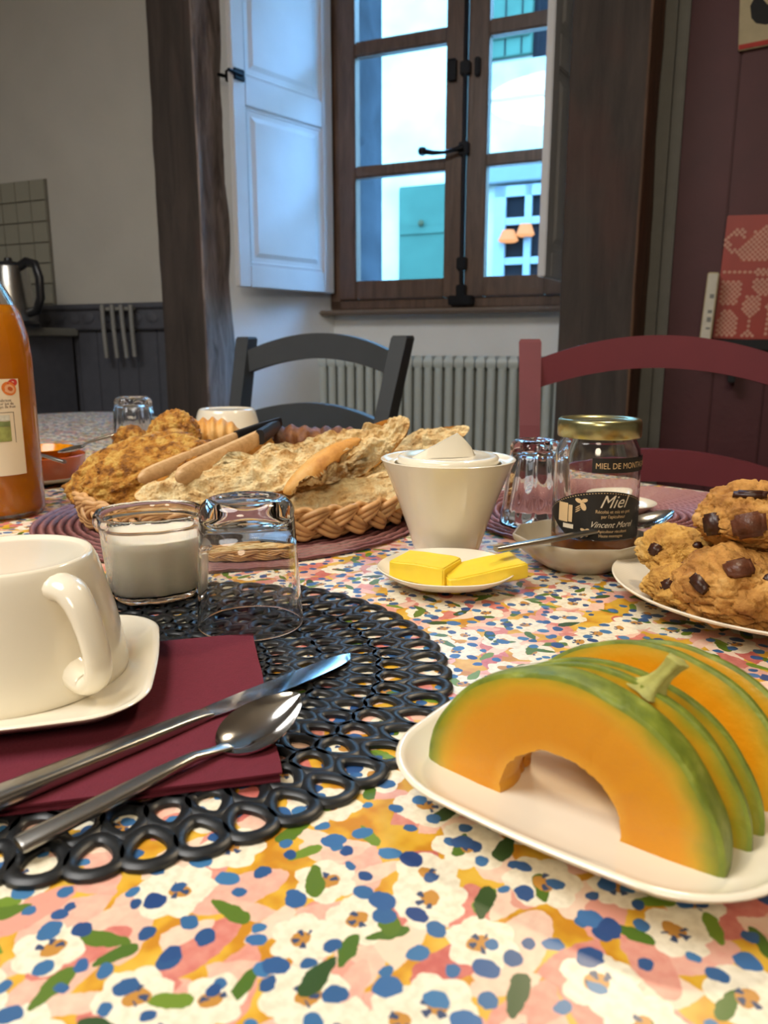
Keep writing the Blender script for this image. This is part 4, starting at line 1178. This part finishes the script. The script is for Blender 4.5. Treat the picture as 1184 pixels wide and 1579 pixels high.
txt(lab, 'Apiculteur récoltant', .0032, 0, .0165, .0182)
txt(lab, 'Haute montagne', .0032, 0, .0150, .0148)
# bees, picture square, dashed border
bee = MB()
def disc(mb, cx, cz, a, b, rot=0, n=18, off=.0006):
    mb.add([(cx+a*math.cos(2*PI*k/n)*math.cos(rot)-b*math.sin(2*PI*k/n)*math.sin(rot), off, cz+a*math.cos(2*PI*k/n)*math.sin(rot)+b*math.sin(2*PI*k/n)*math.cos(rot)) for k in range(n)], [tuple(range(n))])
for cx, cz, k in ((-.0095, .0375, 1.0), (-.0060, .0168, .7)):
    disc(bee, cx, cz, .0022*k, .0034*k, .6); disc(bee, cx-.004*k, cz+.004*k, .0034*k, .0016*k, -.3); disc(bee, cx+.001*k, cz+.0045*k, .0026*k, .0014*k, .2)
    for j in range(3): disc(bee, cx-.0045*k, cz-.0005*k-j*.0016*k, .0026*k, .0004*k, .5)
build('bee_print', wrap(bee, RJ, KZ), M['print_gold'], lab, smooth=False)
sq = MB().add([(-.0335, .0006, .0235), (-.0170, .0006, .0235), (-.0170, .0006, .0365), (-.0335, .0006, .0365)], [(0, 1, 2, 3)])
sqm = MB()
for (x0, x1, z0, z1) in ((-.0340, -.0235, .0240, .0385), (-.0228, -.0190, .0245, .0375)):
    n = 8; sqm.rings([[(x0+(x1-x0)*i/n, .0006, z0), (x0+(x1-x0)*i/n, .0006, z1)] for i in range(n+1)], False)
build('picture_print', wrap(sqm, RJ, KZ), M['print_gold'], lab, angle=180)
wq_ = MB().rings([[(-.0280+.0105*i/6, .0007, .0195), (-.0280+.0105*i/6, .0007, .0228)] for i in range(7)], False)
build('white_tab_print', wrap(wq_, RJ, KZ), M['print_cream'], lab, angle=180)
ds = MB()
for k in range(46):
    x = -.055+k*.0024; disc(ds, x, .0482-.000045*(x*1000-8)**2*.12, .0007, .0003, 0, 8)
build('dotted_border', wrap(ds, RJ, KZ), M['print_gold'], lab, smooth=False)

# spoon lying across the bowl
e0 = P(764, 846, .034); e1 = P(1036, 806, .037)
sm2, sl2 = cutlery_frame(e1, e0, 0, 0)
sp2 = thing('spoon', 'steel teaspoon resting across the rim of the bowl in front of the honey jar', 'spoon'); sp2.matrix_local = sm2 @ Matrix.Translation((0, 0, -.0035))
bwl, hnd = spoon_mesh(sl2, .048, .0150, .0040, .0050, lift=.010, zc=.0050)
build('spoon_bowl', bwl, M['steel'], sp2, angle=60); build('handle', hnd, M['brushed'], sp2, angle=40)

# white dish on the right mat
wd = P(955, 790, .003)
w1 = thing('small_dish', 'small white dish on the burgundy mat, half hidden behind the honey jar', 'dish', (wd.x, wd.y, TZ+.0040), 0)
build('dish_body', MB().lathe([(0, 0), (.022, 0), (.030, .003), (.040, .011), (.041, .012), (.0395, .0124), (.030, .0060), (.020, .0032), (0, .003)], 56), M['china'], w1, angle=60)

# ---- cookie plate
CPc = Vector((.3025, .562))
cp = thing('cookie_plate', 'round cream plate with a ribbed rim carrying the pile of cookies', 'plate', (CPc.x, CPc.y, TZ+.0004), 0)
cpp = [(0, 0), (.062, 0), (.066, .0015), (.080, .0045), (.105, .0120), (.1235, .0168), (.1255, .0180), (.1260, .0192), (.1250, .0200), (.1225, .0190), (.105, .0140), (.082, .0072), (.072, .0052), (0, .0048)]
R = []
mbp = MB().lathe(cpp, 288)
def ribs(p):
    r = math.hypot(p.x, p.y); a = math.atan2(p.y, p.x)
    if .080 < r < .122 and p.z > .0065: p.z += .0005*math.cos(144*a)*(1 if p.z > (r-.08)*.28+.005 else 0)
    return p
mbp.disp(ribs)
build('plate_body', mbp, M['china'], cp, angle=60)
def cookie(label, c, rad, hgt, tilt, seed, chunks, mat, sub=5):
    t = thing('cookie', label, 'cookie', c, tilt)
    bm = bmesh.new(); bmesh.ops.create_icosphere(bm, subdivisions=sub+1 if sub < 6 else 6, radius=1)
    mb = MB().bm; m_ = MB(); m_.bm(bm); bm.free()
    sv = Vector((seed*3.1, seed*1.7, seed))
    def f(p):
        d = p.normalized()
        q = Vector((d.x*rad, d.y*rad, d.z*hgt*(1 if d.z > 0 else .72)))
        n = .16*noise.noise(d*1.6+sv)+.10*noise.noise(d*3.6+sv)
        cr = noise.voronoi(d*3.3+sv+Vector((noise.noise(d*4), noise.noise(d*4+sv), 0))*.35)[0]
        crack = max(0, .12-(cr[1]-cr[0]))/.12
        n += -.085*crack**1.3+.028*noise.noise(d*11+sv)+.014*noise.noise(d*26+sv)
        return q*(1+n)
    m_.disp(f)
    body = build('cookie_body', m_, mat, t, angle=180)
    for (az, el, sx, sy, sz, rz, cm, half) in chunks:
        d = Vector((math.cos(az)*math.cos(el), math.sin(az)*math.cos(el), math.sin(el)))
        p = f(d)
        bm = bmesh.new(); bmesh.ops.create_cube(bm, size=1)
        bmesh.ops.bevel(bm, geom=list(bm.edges), offset=.16, segments=3, affect='EDGES')
        cmb = MB(); cmb.bm(bm); bm.free()
        cmb.disp(lambda v: Vector((v.x*sx, v.y*sy, v.z*sz))*(1+.15*noise.noise(v*2+sv)))
        nrm = Vector((d.x/rad, d.y/rad, d.z/hgt)).normalized()
        q = nrm.to_track_quat('Z', 'Y').to_matrix().to_4x4()
        cmb.xform(Matrix.Translation(p+nrm*(sz*.5*half)) @ q @ Matrix.Rotation(rz, 4, 'Z'))
        build('chocolate_chunk', cmb, M[cm], t, angle=180)
    return t
def sees(c): # azimuth towards the camera
    return math.atan2(-c[1], -c[0])
c1 = (P(1133, 914, .031)); 
az = sees(c1)
cookie('big domed cookie with a nut and dark patch at the front of the pile', (c1.x, c1.y, TZ+.0315), .0395, .0300, (.08, -.05, 0), 2.0,
       [(az+.05, .95, .017, .013, .007, .4, 'choc_milk', -.2), (az-.62, .48, .014, .008, .006, -.5, 'choc', .2), (az+.75, .75, .010, .006, .006, .2, 'choc', -.1)], M['cookie'])
c2 = P(1158, 819, .067)
az = sees(c2)
cookie('cookie on top of the pile with big milk chocolate chunks', (c2.x, c2.y, TZ+.0720), .0385, .0285, (-.1, .15, .5), 5.0,
       [(az-.55, .0, .021, .016, .008, .3, 'choc_milk', -.1), (az-1.25, -.1, .013, .015, .008, .2, 'choc', .0), (az-.62, .80, .021, .0060, .004, .1, 'choc', .3), (az+.35, .5, .012, .008, .006, .9, 'choc', .2), (az+.2, -.2, .014, .012, .007, .4, 'choc', 0)], M['cookie'])
c3 = P(1036, 866, .036); az = sees(c3)
cookie('lumpy cookie at the left of the pile under the teaspoon tip', (c3.x+.010, c3.y+.010, TZ+.0370), .0315, .0230, (.2, .1, .3), 8.0,
       [(az-.15, .15, .013, .011, .006, .5, 'choc_milk', 0), (az-1.0, .35, .009, .009, .006, .1, 'choc', .1), (az+.6, .25, .010, .009, .006, .6, 'choc', .1), (az+.1, .9, .006, .005, .004, .3, 'choc', .2)], M['cookie2'])
c4 = P(1022, 925, .022); az = sees(c4)
cookie('pale cookie at the lower left of the pile touching the plate', (c4.x+.018, c4.y+.012, TZ+.0250), .0280, .0175, (0, .12, 0), 11.0,
       [(az-.5, .45, .011, .007, .005, .8, 'choc', .0), (az+.2, .1, .010, .008, .005, .1, 'choc', -.1)], M['cookie2'])
c5 = P(1190, 962, .022); az = sees(c5)
cookie('cookie at the right end of the plate under the domed one', (c5.x+.022, c5.y+.034, TZ+.0270), .0300, .0180, (0, -.1, 0), 14.0,
       [(az-.9, .1, .014, .010, .006, .8, 'choc', .0), (az-.2, .6, .010, .008, .005, .1, 'choc_milk', 0)], M['cookie'])
cookie('cookie at the back of the pile, mostly hidden', (CPc.x+.040, CPc.y+.045, TZ+.0250), .0360, .0250, (0, -.1, 0), 17.0,
       [(az+1.0, .8, .012, .009, .006, .8, 'choc', .1)], M['cookie2'])
cookie('dark brown cookie low on the plate, right of and behind the domed cookie', (CPc.x+.048, CPc.y-.035, TZ+.0225), .0330, .0165, (0, 0, 0), 21.0,
       [(az-.2, .2, .014, .010, .006, .8, 'choc', .0), (az-1.0, .2, .014, .010, .006, .8, 'choc', .0)], M['crust_dark'])

# ---- melon plate and slices
z_ = .0105
mA, mB = P(663, 1180, z_), P(1098, 1356, z_)
mx = (mB-mA).to_2d().normalized(); my = Vector((-mx.y, mx.x))
mang = math.atan2(mx.y, mx.x)
mid = (mA+mB).to_2d()/2
pcx = mid+my*.0480+mx*.004
sq_plate('melon_plate', 'cream rounded-square plate carrying the melon slices', (pcx.x, pcx.y), mang, .0815, .0200, .046, .0004, .0042)
def melon(label, off, xs, R_, th, tiltx, rz, ri, seed, hsc=1.0, stem=False, skew=0):
    c = mid+my*off+mx*xs
    t = thing('melon_slice', label, 'melon', (c.x, c.y, TZ+.0092), (tiltx, 0, mang+rz))
    n = 64; R = []
    mb = MB()
    prof = [(0, 0), (.25, 0), (.5, 0), (.75, 0), (.93, .0), (.985, .06), (1.0, .2), (1.008, .5), (1.0, .8), (.985, .94), (.93, 1), (.75, 1), (.5, 1), (.25, 1), (0, 1), (-.03, .75), (-.04, .5), (-.03, .25)]
    for i in range(n+1):
        ph = PI*i/n
        ro = R_*(1+.012*noise.noise(Vector((ph*2.4, seed, 0)))+.010*abs(math.sin(ph*4.5+seed)))
        rin = ri*(1+.10*math.sin(ph)+.06*noise.noise(Vector((ph*3, seed, 5)))+.025*noise.noise(Vector((ph*14, seed, 5))))
        ring = []
        for u, v in prof:
            r = rin+(ro-rin)*u
            if u > .9: r -= .0022*v
            y = (v)*th*(1-.0*u)
            if 0 < u < .95: y += .0005*noise.noise(Vector((r*90, ph*8, seed+v*9)))
            z = max(0, r*math.sin(ph)*hsc); 
            ring.append((r*math.cos(ph), y+skew*z, z))
        R.append(ring)
    mb.rings(R, True, True, True)
    k = len(prof)
    for i, f in enumerate(mb.f):
        if len(f) == 4:
            j = i % k
            if 4 <= j <= 9: mb.m[i] = 1
    build('slice_body', mb, [M['flesh'], M['rind']], t, angle=50)
    if stem:
        zc = R_*hsc; sm_ = MB(); R = []
        for u, r in ((-.10, .0100), (.0, .0078), (.22, .0052), (.5, .0040), (.8, .0043), (1.0, .0052), (1.02, .0040)):
            zz = zc+u*.0165; lean = .004*u
            R.append([(lean+.8*r*(1+.16*math.cos(5*a))*math.cos(a), th*.5+r*.62*(1+.16*math.cos(5*a))*math.sin(a), zz-.001) for a in [2*PI*q/25 for q in range(25)]])
        sm_.rings(R, True, True, True)
        sm_.xform(Matrix.Rotation(math.radians(21), 4, 'Y'))
        build('stem', sm_, M['stem'], t, angle=60)
    return t
melon('front melon slice, a thick orange arch facing out with a green rind', .002, 0, .0640, .0175, 0, 0, .0262, 1.0, hsc=.92)
melon('second melon slice, close behind the front arch', .0205, .0045, .0630, .0080, -.03, math.radians(3), .0330, 4.0, hsc=.92, stem=True)
melon('third melon slice, a thin green line behind the stemmed slice', .0300, .0060, .0630, .0080, -.05, math.radians(6), .0340, 7.0, hsc=.90)
melon('fourth melon slice, leaning back with its orange face showing on the right', .0535, .0120, .0640, .0110, -.20, math.radians(2), .0270, 10.0, hsc=.90)
melon('rearmost melon slice, only a pale green curve at the right', .0690, .0170, .0620, .0110, -.20, math.radians(5), .0270, 13.0, hsc=.88)

# ================================================================== BREAD BASKET
BC = Vector((-.152, .885)); BA, BB_ = .190, .163; Bang = math.radians(4)
bs = thing('bread_basket', 'oval wicker basket with a plaited cane rim full of bread', 'basket', (BC.x, BC.y, TZ+.0042), Bang)
R = []
for s_, z in ((.80, .0), (.84, .0), (.90, .014), (.955, .031), (.925, .031), (.87, .016), (.80, .006), (.3, .005), (.02, .005)):
    R.append([(BA*s_*math.cos(a), BB_*s_*math.sin(a), z) for a in [2*PI*k/120 for k in range(120)]])
R.insert(0, [(p[0]*.02, p[1]*.02, 0) for p in R[0]])
wv = MB().rings(R, True, True, True)
build('woven_body', wv, M['cane_in'], bs, angle=60)
per = PI*(3*(BA+BB_)-math.sqrt((3*BA+BB_)*(BA+3*BB_)))
nper = int(per/.086)
for st_i in range(3):
    for c_ in range(3):
        pts = []
        n = 560
        for i in range(n):
            a = 2*PI*i/n; th = nper*a+2*PI*st_i/3
            wz = .0108*math.sin(th)+(c_-1)*.0056*abs(math.cos(th))**.7+(c_-1)*.0012
            out = .0052*math.sin(2*th)
            zz = .0190+wz; sc_ = .975+.04*((zz)/.036-.5)
            nx, ny = math.cos(a)/BA, math.sin(a)/BB_; l = math.hypot(nx, ny)
            pts.append((BA*sc_*math.cos(a)+nx/l*out, BB_*sc_*math.sin(a)+ny/l*out, max(zz, .0036)))
        build('cane_strand', MB().tube(pts, .0031, 7, closed=True, up=(0, 0, 1)), M['cane'], bs, angle=180)

def lump(sub, fn):
    bm = bmesh.new(); bmesh.ops.create_icosphere(bm, subdivisions=sub, radius=1); m_ = MB(); m_.bm(bm); bm.free()
    return m_.disp(fn)
def fbm(p, o=4, s=2.0):
    v = 0; a = 1
    for _ in range(o): v += a*noise.noise(p); p = p*s; a *= .5
    return v
# a split length of baguette: crumb face on one side, crust on the other
def baguette(label, c, L, W2, H2, yaw, pitch, roll, seed, crust='crust', rough=1.0, taper=(0, 0)):
    t = thing('baguette_piece', label, 'bread', c, (roll, pitch, yaw))
    sv = Vector((seed*2.3, seed, seed*.7))
    def f(p):
        d = p.normalized()
        x = math.copysign(abs(d.x)**.62, d.x)
        rem = math.sqrt(max(0, 1-min(1, abs(x))**3.2))
        yz = Vector((d.y, d.z)); l = yz.length or 1; yz /= l
        yy = math.copysign(abs(yz.x)**.85, yz.x); zz = yz.y
        e = rem*(l/(max(1e-6, math.sqrt(d.y*d.y+d.z*d.z))))
        tp = 1-(taper[1] if x > 0 else taper[0])*abs(x)
        q = Vector((x*L/2, yy*W2*e*tp, zz*H2*e*tp))
        if zz > 0:                     # torn open crumb face
            n = fbm(Vector((q.x*45, q.y*60, 0))+sv, 4)
            q.z = q.z*.35+rough*(.0095*n+.0100*noise.noise(Vector((q.x*26, q.y*20, seed*3)))+.0060*abs(noise.noise(Vector((q.x*110, q.y*140, seed)))))*e
            vo = noise.voronoi(Vector((q.x*62, q.y*75, seed)))[0]
            q.z -= rough*.0075*max(0, .45-vo[0])/.45*e
            vo = noise.voronoi(Vector((q.x*170, q.y*190, seed)))[0]
            q.z -= rough*.0022*max(0, .40-vo[0])/.40*e
        else:
            q += d*.0016*fbm(q*22+sv, 3)
        return q
    m_ = lump(6, f)
    b_ = lump(6, lambda p: p)
    for i, fc_ in enumerate(m_.f):
        if sum(b_.v[k][2] for k in fc_)/3 < .02: m_.m[i] = 1
    build('loaf', m_, [M['crumb'], M[crust]], t, angle=180)
    return t
def ctr(px, py, Y): v = PY(px, py-9, Y); return (v.x, v.y, v.z)
# long split piece across the front
baguette('long split baguette piece, crumb side out, across the front of the basket', ctr(355, 748, .80), .195, .030, .020, math.radians(12), math.radians(-8), math.radians(38), 1, taper=(.35, .1))
baguette('split baguette piece with ragged crumb in the middle of the basket', ctr(445, 722, .845), .200, .026, .018, math.radians(14), math.radians(-16), math.radians(38), 4, rough=1.3, taper=(.2, .3))
baguette('smooth golden baguette end lying crust up over the crumb pieces', ctr(498, 728, .79), .100, .017, .015, math.radians(28), math.radians(-30), math.radians(170), 7, taper=(.3, .35))
baguette('ragged bread piece standing up at the right of the basket', ctr(545, 712, .86), .150, .026, .018, math.radians(15), math.radians(-32), math.radians(46), 9, rough=1.5, taper=(.1, .3))
baguette('split baguette end pointing up to the right behind the sugar bowl', ctr(628, 706, .93), .165, .023, .018, math.radians(12), math.radians(-20), math.radians(48), 12, rough=.8, taper=(.1, .45))
baguette('baguette half lying crumb out along the front right rim', ctr(545, 782, .800), .170, .026, .020, math.radians(20), math.radians(-8), math.radians(50), 15, rough=.5, taper=(.25, .3))
baguette('baguette half crumb out in the middle right of the basket', ctr(560, 748, .85), .190, .024, .018, math.radians(20), math.radians(-12), math.radians(48), 18, rough=1.1, taper=(.2, .2))
baguette('flat bread piece lying deep in the basket', (ctr(350, 790, .85)[0], .85, TZ+.028), .24, .060, .018, math.radians(5), 0, math.radians(8), 22, rough=.6)
baguette('bread piece under the pile at the right of the basket', (ctr(500, 790, .93)[0], .92, TZ+.030), .20, .050, .022, math.radians(10), 0, math.radians(8), 25, rough=.6)
# dark pastries behind
def pastry(label, c, L, r, yaw, seed, bend=.5, mat='crust_dark', pitch=0):
    t = thing('pastry', label, 'pastry', c, (0, pitch, yaw)); R = []
    n = 40
    for i in range(n+1):
        u = i/n; a = (u-.5)*2; x = a*L/2; y = -bend*L*.25*(1-a*a)
        rr = r*(1-abs(a)**2.4)**.6+.0015
        rr *= 1+.10*math.cos(u*2*PI*7)
        R.append([(x, y+rr*math.cos(q)*(1+.06*noise.noise(Vector((x*60, q*3, seed)))), rr*.85*math.sin(q)*(1+.06*noise.noise(Vector((x*60, q*3, seed+3))))) for q in [2*PI*k/24 for k in range(24)]])
    build('pastry_body', MB().rings(R, True, True, True), M[mat], t, angle=180); return t
pastry('dark glazed croissant behind the bread at the middle of the basket', ctr(440, 690, .985), .120, .024, math.radians(5), 3)
pastry('dark glazed croissant at the back right of the basket', ctr(515, 690, 1.0), .110, .022, math.radians(-8), 6)
pastry('pale golden pastry end beside the tongs', ctr(400, 695, .95), .060, .016, math.radians(80), 9, .1, 'crust')
pastry('pale round roll behind the tongs at the left of the basket', ctr(322, 682, 1.0), .085, .026, math.radians(10), 12, .1, 'crust')
# herb loaf on the left
def loaf(label, c, rx, ry, rz, rot, seed):
    t = thing('herb_loaf', label, 'bread', c, rot); sv = Vector((seed, seed*2, 1))
    def f(p):
        d = p.normalized()
        q = Vector((d.x*rx, d.y*ry, d.z*rz))
        n = .12*fbm(d*2.2+sv, 3)+.07*noise.noise(d*7+sv)+.035*noise.noise(d*17+sv)
        vo = noise.voronoi(d*7+sv)[0]; n -= .11*max(0, .34-vo[0])/.34
        return q*(1+n)
    build('loaf', lump(6, f), M['cake'], t, angle=180); return t
loaf('chunky browned herb loaf at the left of the basket', ctr(222, 742, .87), .084, .056, .040, (math.radians(22), math.radians(-14), math.radians(8)), 2)
loaf('browned herb loaf chunk sticking up behind the tongs', ctr(268, 688, .93), .032, .028, .036, (0, .2, 0), 6)
loaf('small browned herb loaf chunk in front of the far tumbler', ctr(203, 690, .97), .022, .022, .020, (0, .2, 0), 9)
loaf('browned herb loaf slice low at the left end of the basket', ctr(172, 772, .87), .036, .040, .024, (math.radians(20), .1, 0), 12)

# tongs
tg = thing('serving_tongs', 'light wooden serving tongs with dark metal ends lying on the bread', 'tongs')
def arm(a, b, c, w0, h0, parent):
    a, b, c = Vector(a), Vector(b), Vector(c)
    R = []
    def ringat(p, d, w, h):
        x = d.normalized(); y = Vector((0, 0, 1)).cross(x).normalized(); z = x.cross(y)
        return [p+y*sy*w*.5+z*sz*h*.5 for sy, sz in ((-1, -.6), (-.6, -1), (.6, -1), (1, -.6), (1, .6), (.6, 1), (-.6, 1), (-1, .6))]
    d = b-a
    for u, k in ((0, .35), (.02, .62), (.06, .9), (.14, 1), (.5, .95), (1, .8)): R.append(ringat(a+d*u, d, w0*k, h0*k))
    build('wooden_arm', MB().rings(R, True, True, True), M['wood_tong'], parent, angle=50)
    R = []
    d2 = c-b
    for u, k in ((-.12, .86), (.0, .86), (.5, .8), (1, .6)): R.append(ringat(b+d2*u, d2, w0*k, h0*k))
    build('metal_end', MB().rings(R, True, True, True), M['blackplastic'], parent, angle=50)
arm(PY(214, 740, .80), PY(372, 672, .90), PY(432, 650, .96), .010, .017, tg)
arm(PY(272, 738, .775), PY(404, 672, .875), PY(430, 654, .965), .012, .019, tg)

# ================================================================== JUICE BOTTLE
jb = P(-6, 793, 0)
bo = thing('juice_bottle', 'glass bottle of orange apricot juice with a cream label at the left edge', 'bottle', (jb.x, jb.y, TZ+.0004), math.atan2(-jb.y, -jb.x)+PI/2)
RB = .0545
outp = [(0, .003), (.030, .0), (.048, .0), (.0535, .003), (RB, .010), (RB, .150), (.0545, .180), (.0525, .205), (.047, .228), (.037, .250), (.027, .268), (.020, .285), (.0175, .305), (.0170, .330), (.0185, .332), (.0185, .345), (.0170, .347)]
inp = [(.0135, .347), (.0140, .305), (.017, .283), (.024, .266), (.034, .247), (.0440, .225), (.0497, .203), (.0517, .180), (.0517, .012), (.048, .007), (0, .008)]
build('glass_body', MB().lathe(outp+inp, 80), M['glass'], bo, angle=80)
build('juice', MB().lathe([(0, .0076), (.048, .0068), (.0522, .0125), (.0522, .180), (.0502, .203), (.0446, .225), (.0392, .237), (.0380, .2372), (0, .2372)], 80), M['juice'], bo, angle=60)
build('cap', MB().lathe([(.0195, .333), (.0200, .352), (.0190, .355), (0, .355)], 40), M['redpaint'], bo)
lb = wrap(gridpatch(-.085, .0385, lambda x: .052, lambda x: .158), RB)
lbo = build('label', lb, M['label_cream'], bo, angle=180)
ap = MB(); disc(ap, .0265, .1475, .0085, .0072, -.5, 24)
build('apricot_print', wrap(ap, RB), simple('apricot_orange', '#e8833a', .5), lbo, smooth=False)
ap = MB(); disc(ap, .0270, .1472, .0058, .0048, -.5, 24, .0008)
build('apricot_heart_print', wrap(ap, RB), simple('apricot_pale', '#f0b488', .5), lbo, smooth=False)
ap = MB(); disc(ap, .0275, .1472, .0030, .0022, -.5, 18, .0010)
build('apricot_stone_print', wrap(ap, RB), simple('apricot_deep', '#c4612a', .5), lbo, smooth=False)
ap = MB(); disc(ap, .0310, .1535, .0060, .0042, .2, 20, .0005)
build('red_fruit_print', wrap(ap, RB), simple('apricot_red', '#cf3c38', .5), lbo, smooth=False)
for i, (s_, z) in enumerate((('abricot', .1335), ('pur jus de', .1300), ('pays de fruit', .1265))):
    txt(lbo, s_, .0042, 0, .0215, z, R_=RB, mat=M['ink'], off=.0006)
fr_ = MB()
for (x0, x1, z0, z1) in ((-.04, .0290, .1215, .1220), (.0285, .0290, .088, .1220)):
    n = 12; fr_.rings([[(x0+(x1-x0)*i/n, .0006, z0), (x0+(x1-x0)*i/n, .0006, z1)] for i in range(n+1)], False)
build('frame_print', wrap(fr_, RB), M['ink'], lbo, angle=180)
def landscape(z0, z1, col, nm, amp=0):
    n = 24; m_ = MB().rings([[(-.04+.064*i/n, .0007, z0), (-.04+.064*i/n, .0007, z1+amp*math.sin(i*.5))] for i in range(n+1)], False)
    build(nm, wrap(m_, RB), simple(nm, col, .6, noise_amt=.25, noise_scale=120), lbo, angle=180)
landscape(.090, .107, '#9aa35c', 'field_print', .001); landscape(.1065, .1130, '#7f8f58', 'hill_print', .0012); landscape(.1128, .1190, '#cdd0c4', 'sky_print', 0)

# ================================================================== TERRACOTTA DISH WITH JAM AND CUTLERY
tcx = P(60, 742, .0)
sc_ = thing('saucer', 'pale saucer under the orange dish behind the juice bottle', 'saucer', (tcx.x, tcx.y, TZ+.0004), 0)
build('saucer_body', MB().lathe([(0, 0), (.05, 0), (.072, .006), (.082, .0105), (.083, .012), (.080, .0118), (.06, .006), (0, .005)], 56), M['china_grey'], sc_, angle=60)
td = thing('ramekin', 'glazed orange terracotta dish with yellow jam beside the juice bottle', 'dish', (tcx.x, tcx.y, TZ+.0060), 0)
build('dish_body', MB().lathe([(0, 0), (.060, 0), (.064, .003), (.0665, .030), (.067, .033), (.0655, .034), (.064, .032), (.060, .005), (0, .005)], 64), M['terracotta'], td, angle=60)
jw = thing('jam_dish', 'little glass bowl of yellow jam sitting in the orange dish', 'bowl', (tcx.x, tcx.y+.004, TZ+.0115), 0)
build('glass_body', MB().lathe([(0, 0), (.024, 0), (.040, .018), (.050, .034), (.0515, .037), (.050, .0375), (.046, .033), (.036, .017), (.022, .004), (0, .003)], 56), M['jam'], jw, angle=60)
build('jam', MB().lathe([(0, .022), (.039, .0235), (.040, .025), (.03, .0262), (0, .0268)], 40), M['jam'], jw, angle=60)
def small_spoon(label, a, b, name='spoon', cat='spoon'):
    mm, ll = cutlery_frame(b, a, 0, 0)
    t = thing(name, label, cat); t.matrix_local = mm
    bw_, hd_ = spoon_mesh(ll, .040, .0120, .0035, .004)
    build('spoon_bowl', bw_, M['steel'], t, angle=60); build('handle', hd_, M['brushed'], t, angle=40); return t
small_spoon('small steel spoon leaning up out of the jam dish towards the far tumbler', PY(182, 672, 1.12), PY(92, 706, 1.055))
small_spoon('small steel spoon lying low over the rim of the orange dish', PY(100, 716, .99), PY(20, 700, 1.02))

# ------------------------------------------------------------------ groups of like things
GR = {'cookie': 'cookies piled on the plate', 'melon_slice': 'melon slices on the plate', 'baguette_piece': 'split baguette pieces in the basket',
      'herb_loaf': 'herb loaf pieces in the basket', 'pastry': 'pastries at the back of the basket', 'tumbler': 'tumblers upside down on the table',
      'cup': 'cups upside down on the table', 'ladderback_chair': 'ladderback chairs round the table', 'butter': 'butter slabs on the dish',
      'spoon': 'spoons on the table', 'placemat': 'round placemats on the table', 'window_shutter': 'inner shutters of the window'}
for o in list(bpy.data.objects):
    k = o.name.split('.')[0]
    if o.parent is None and k in GR: o['group'] = GR[k]
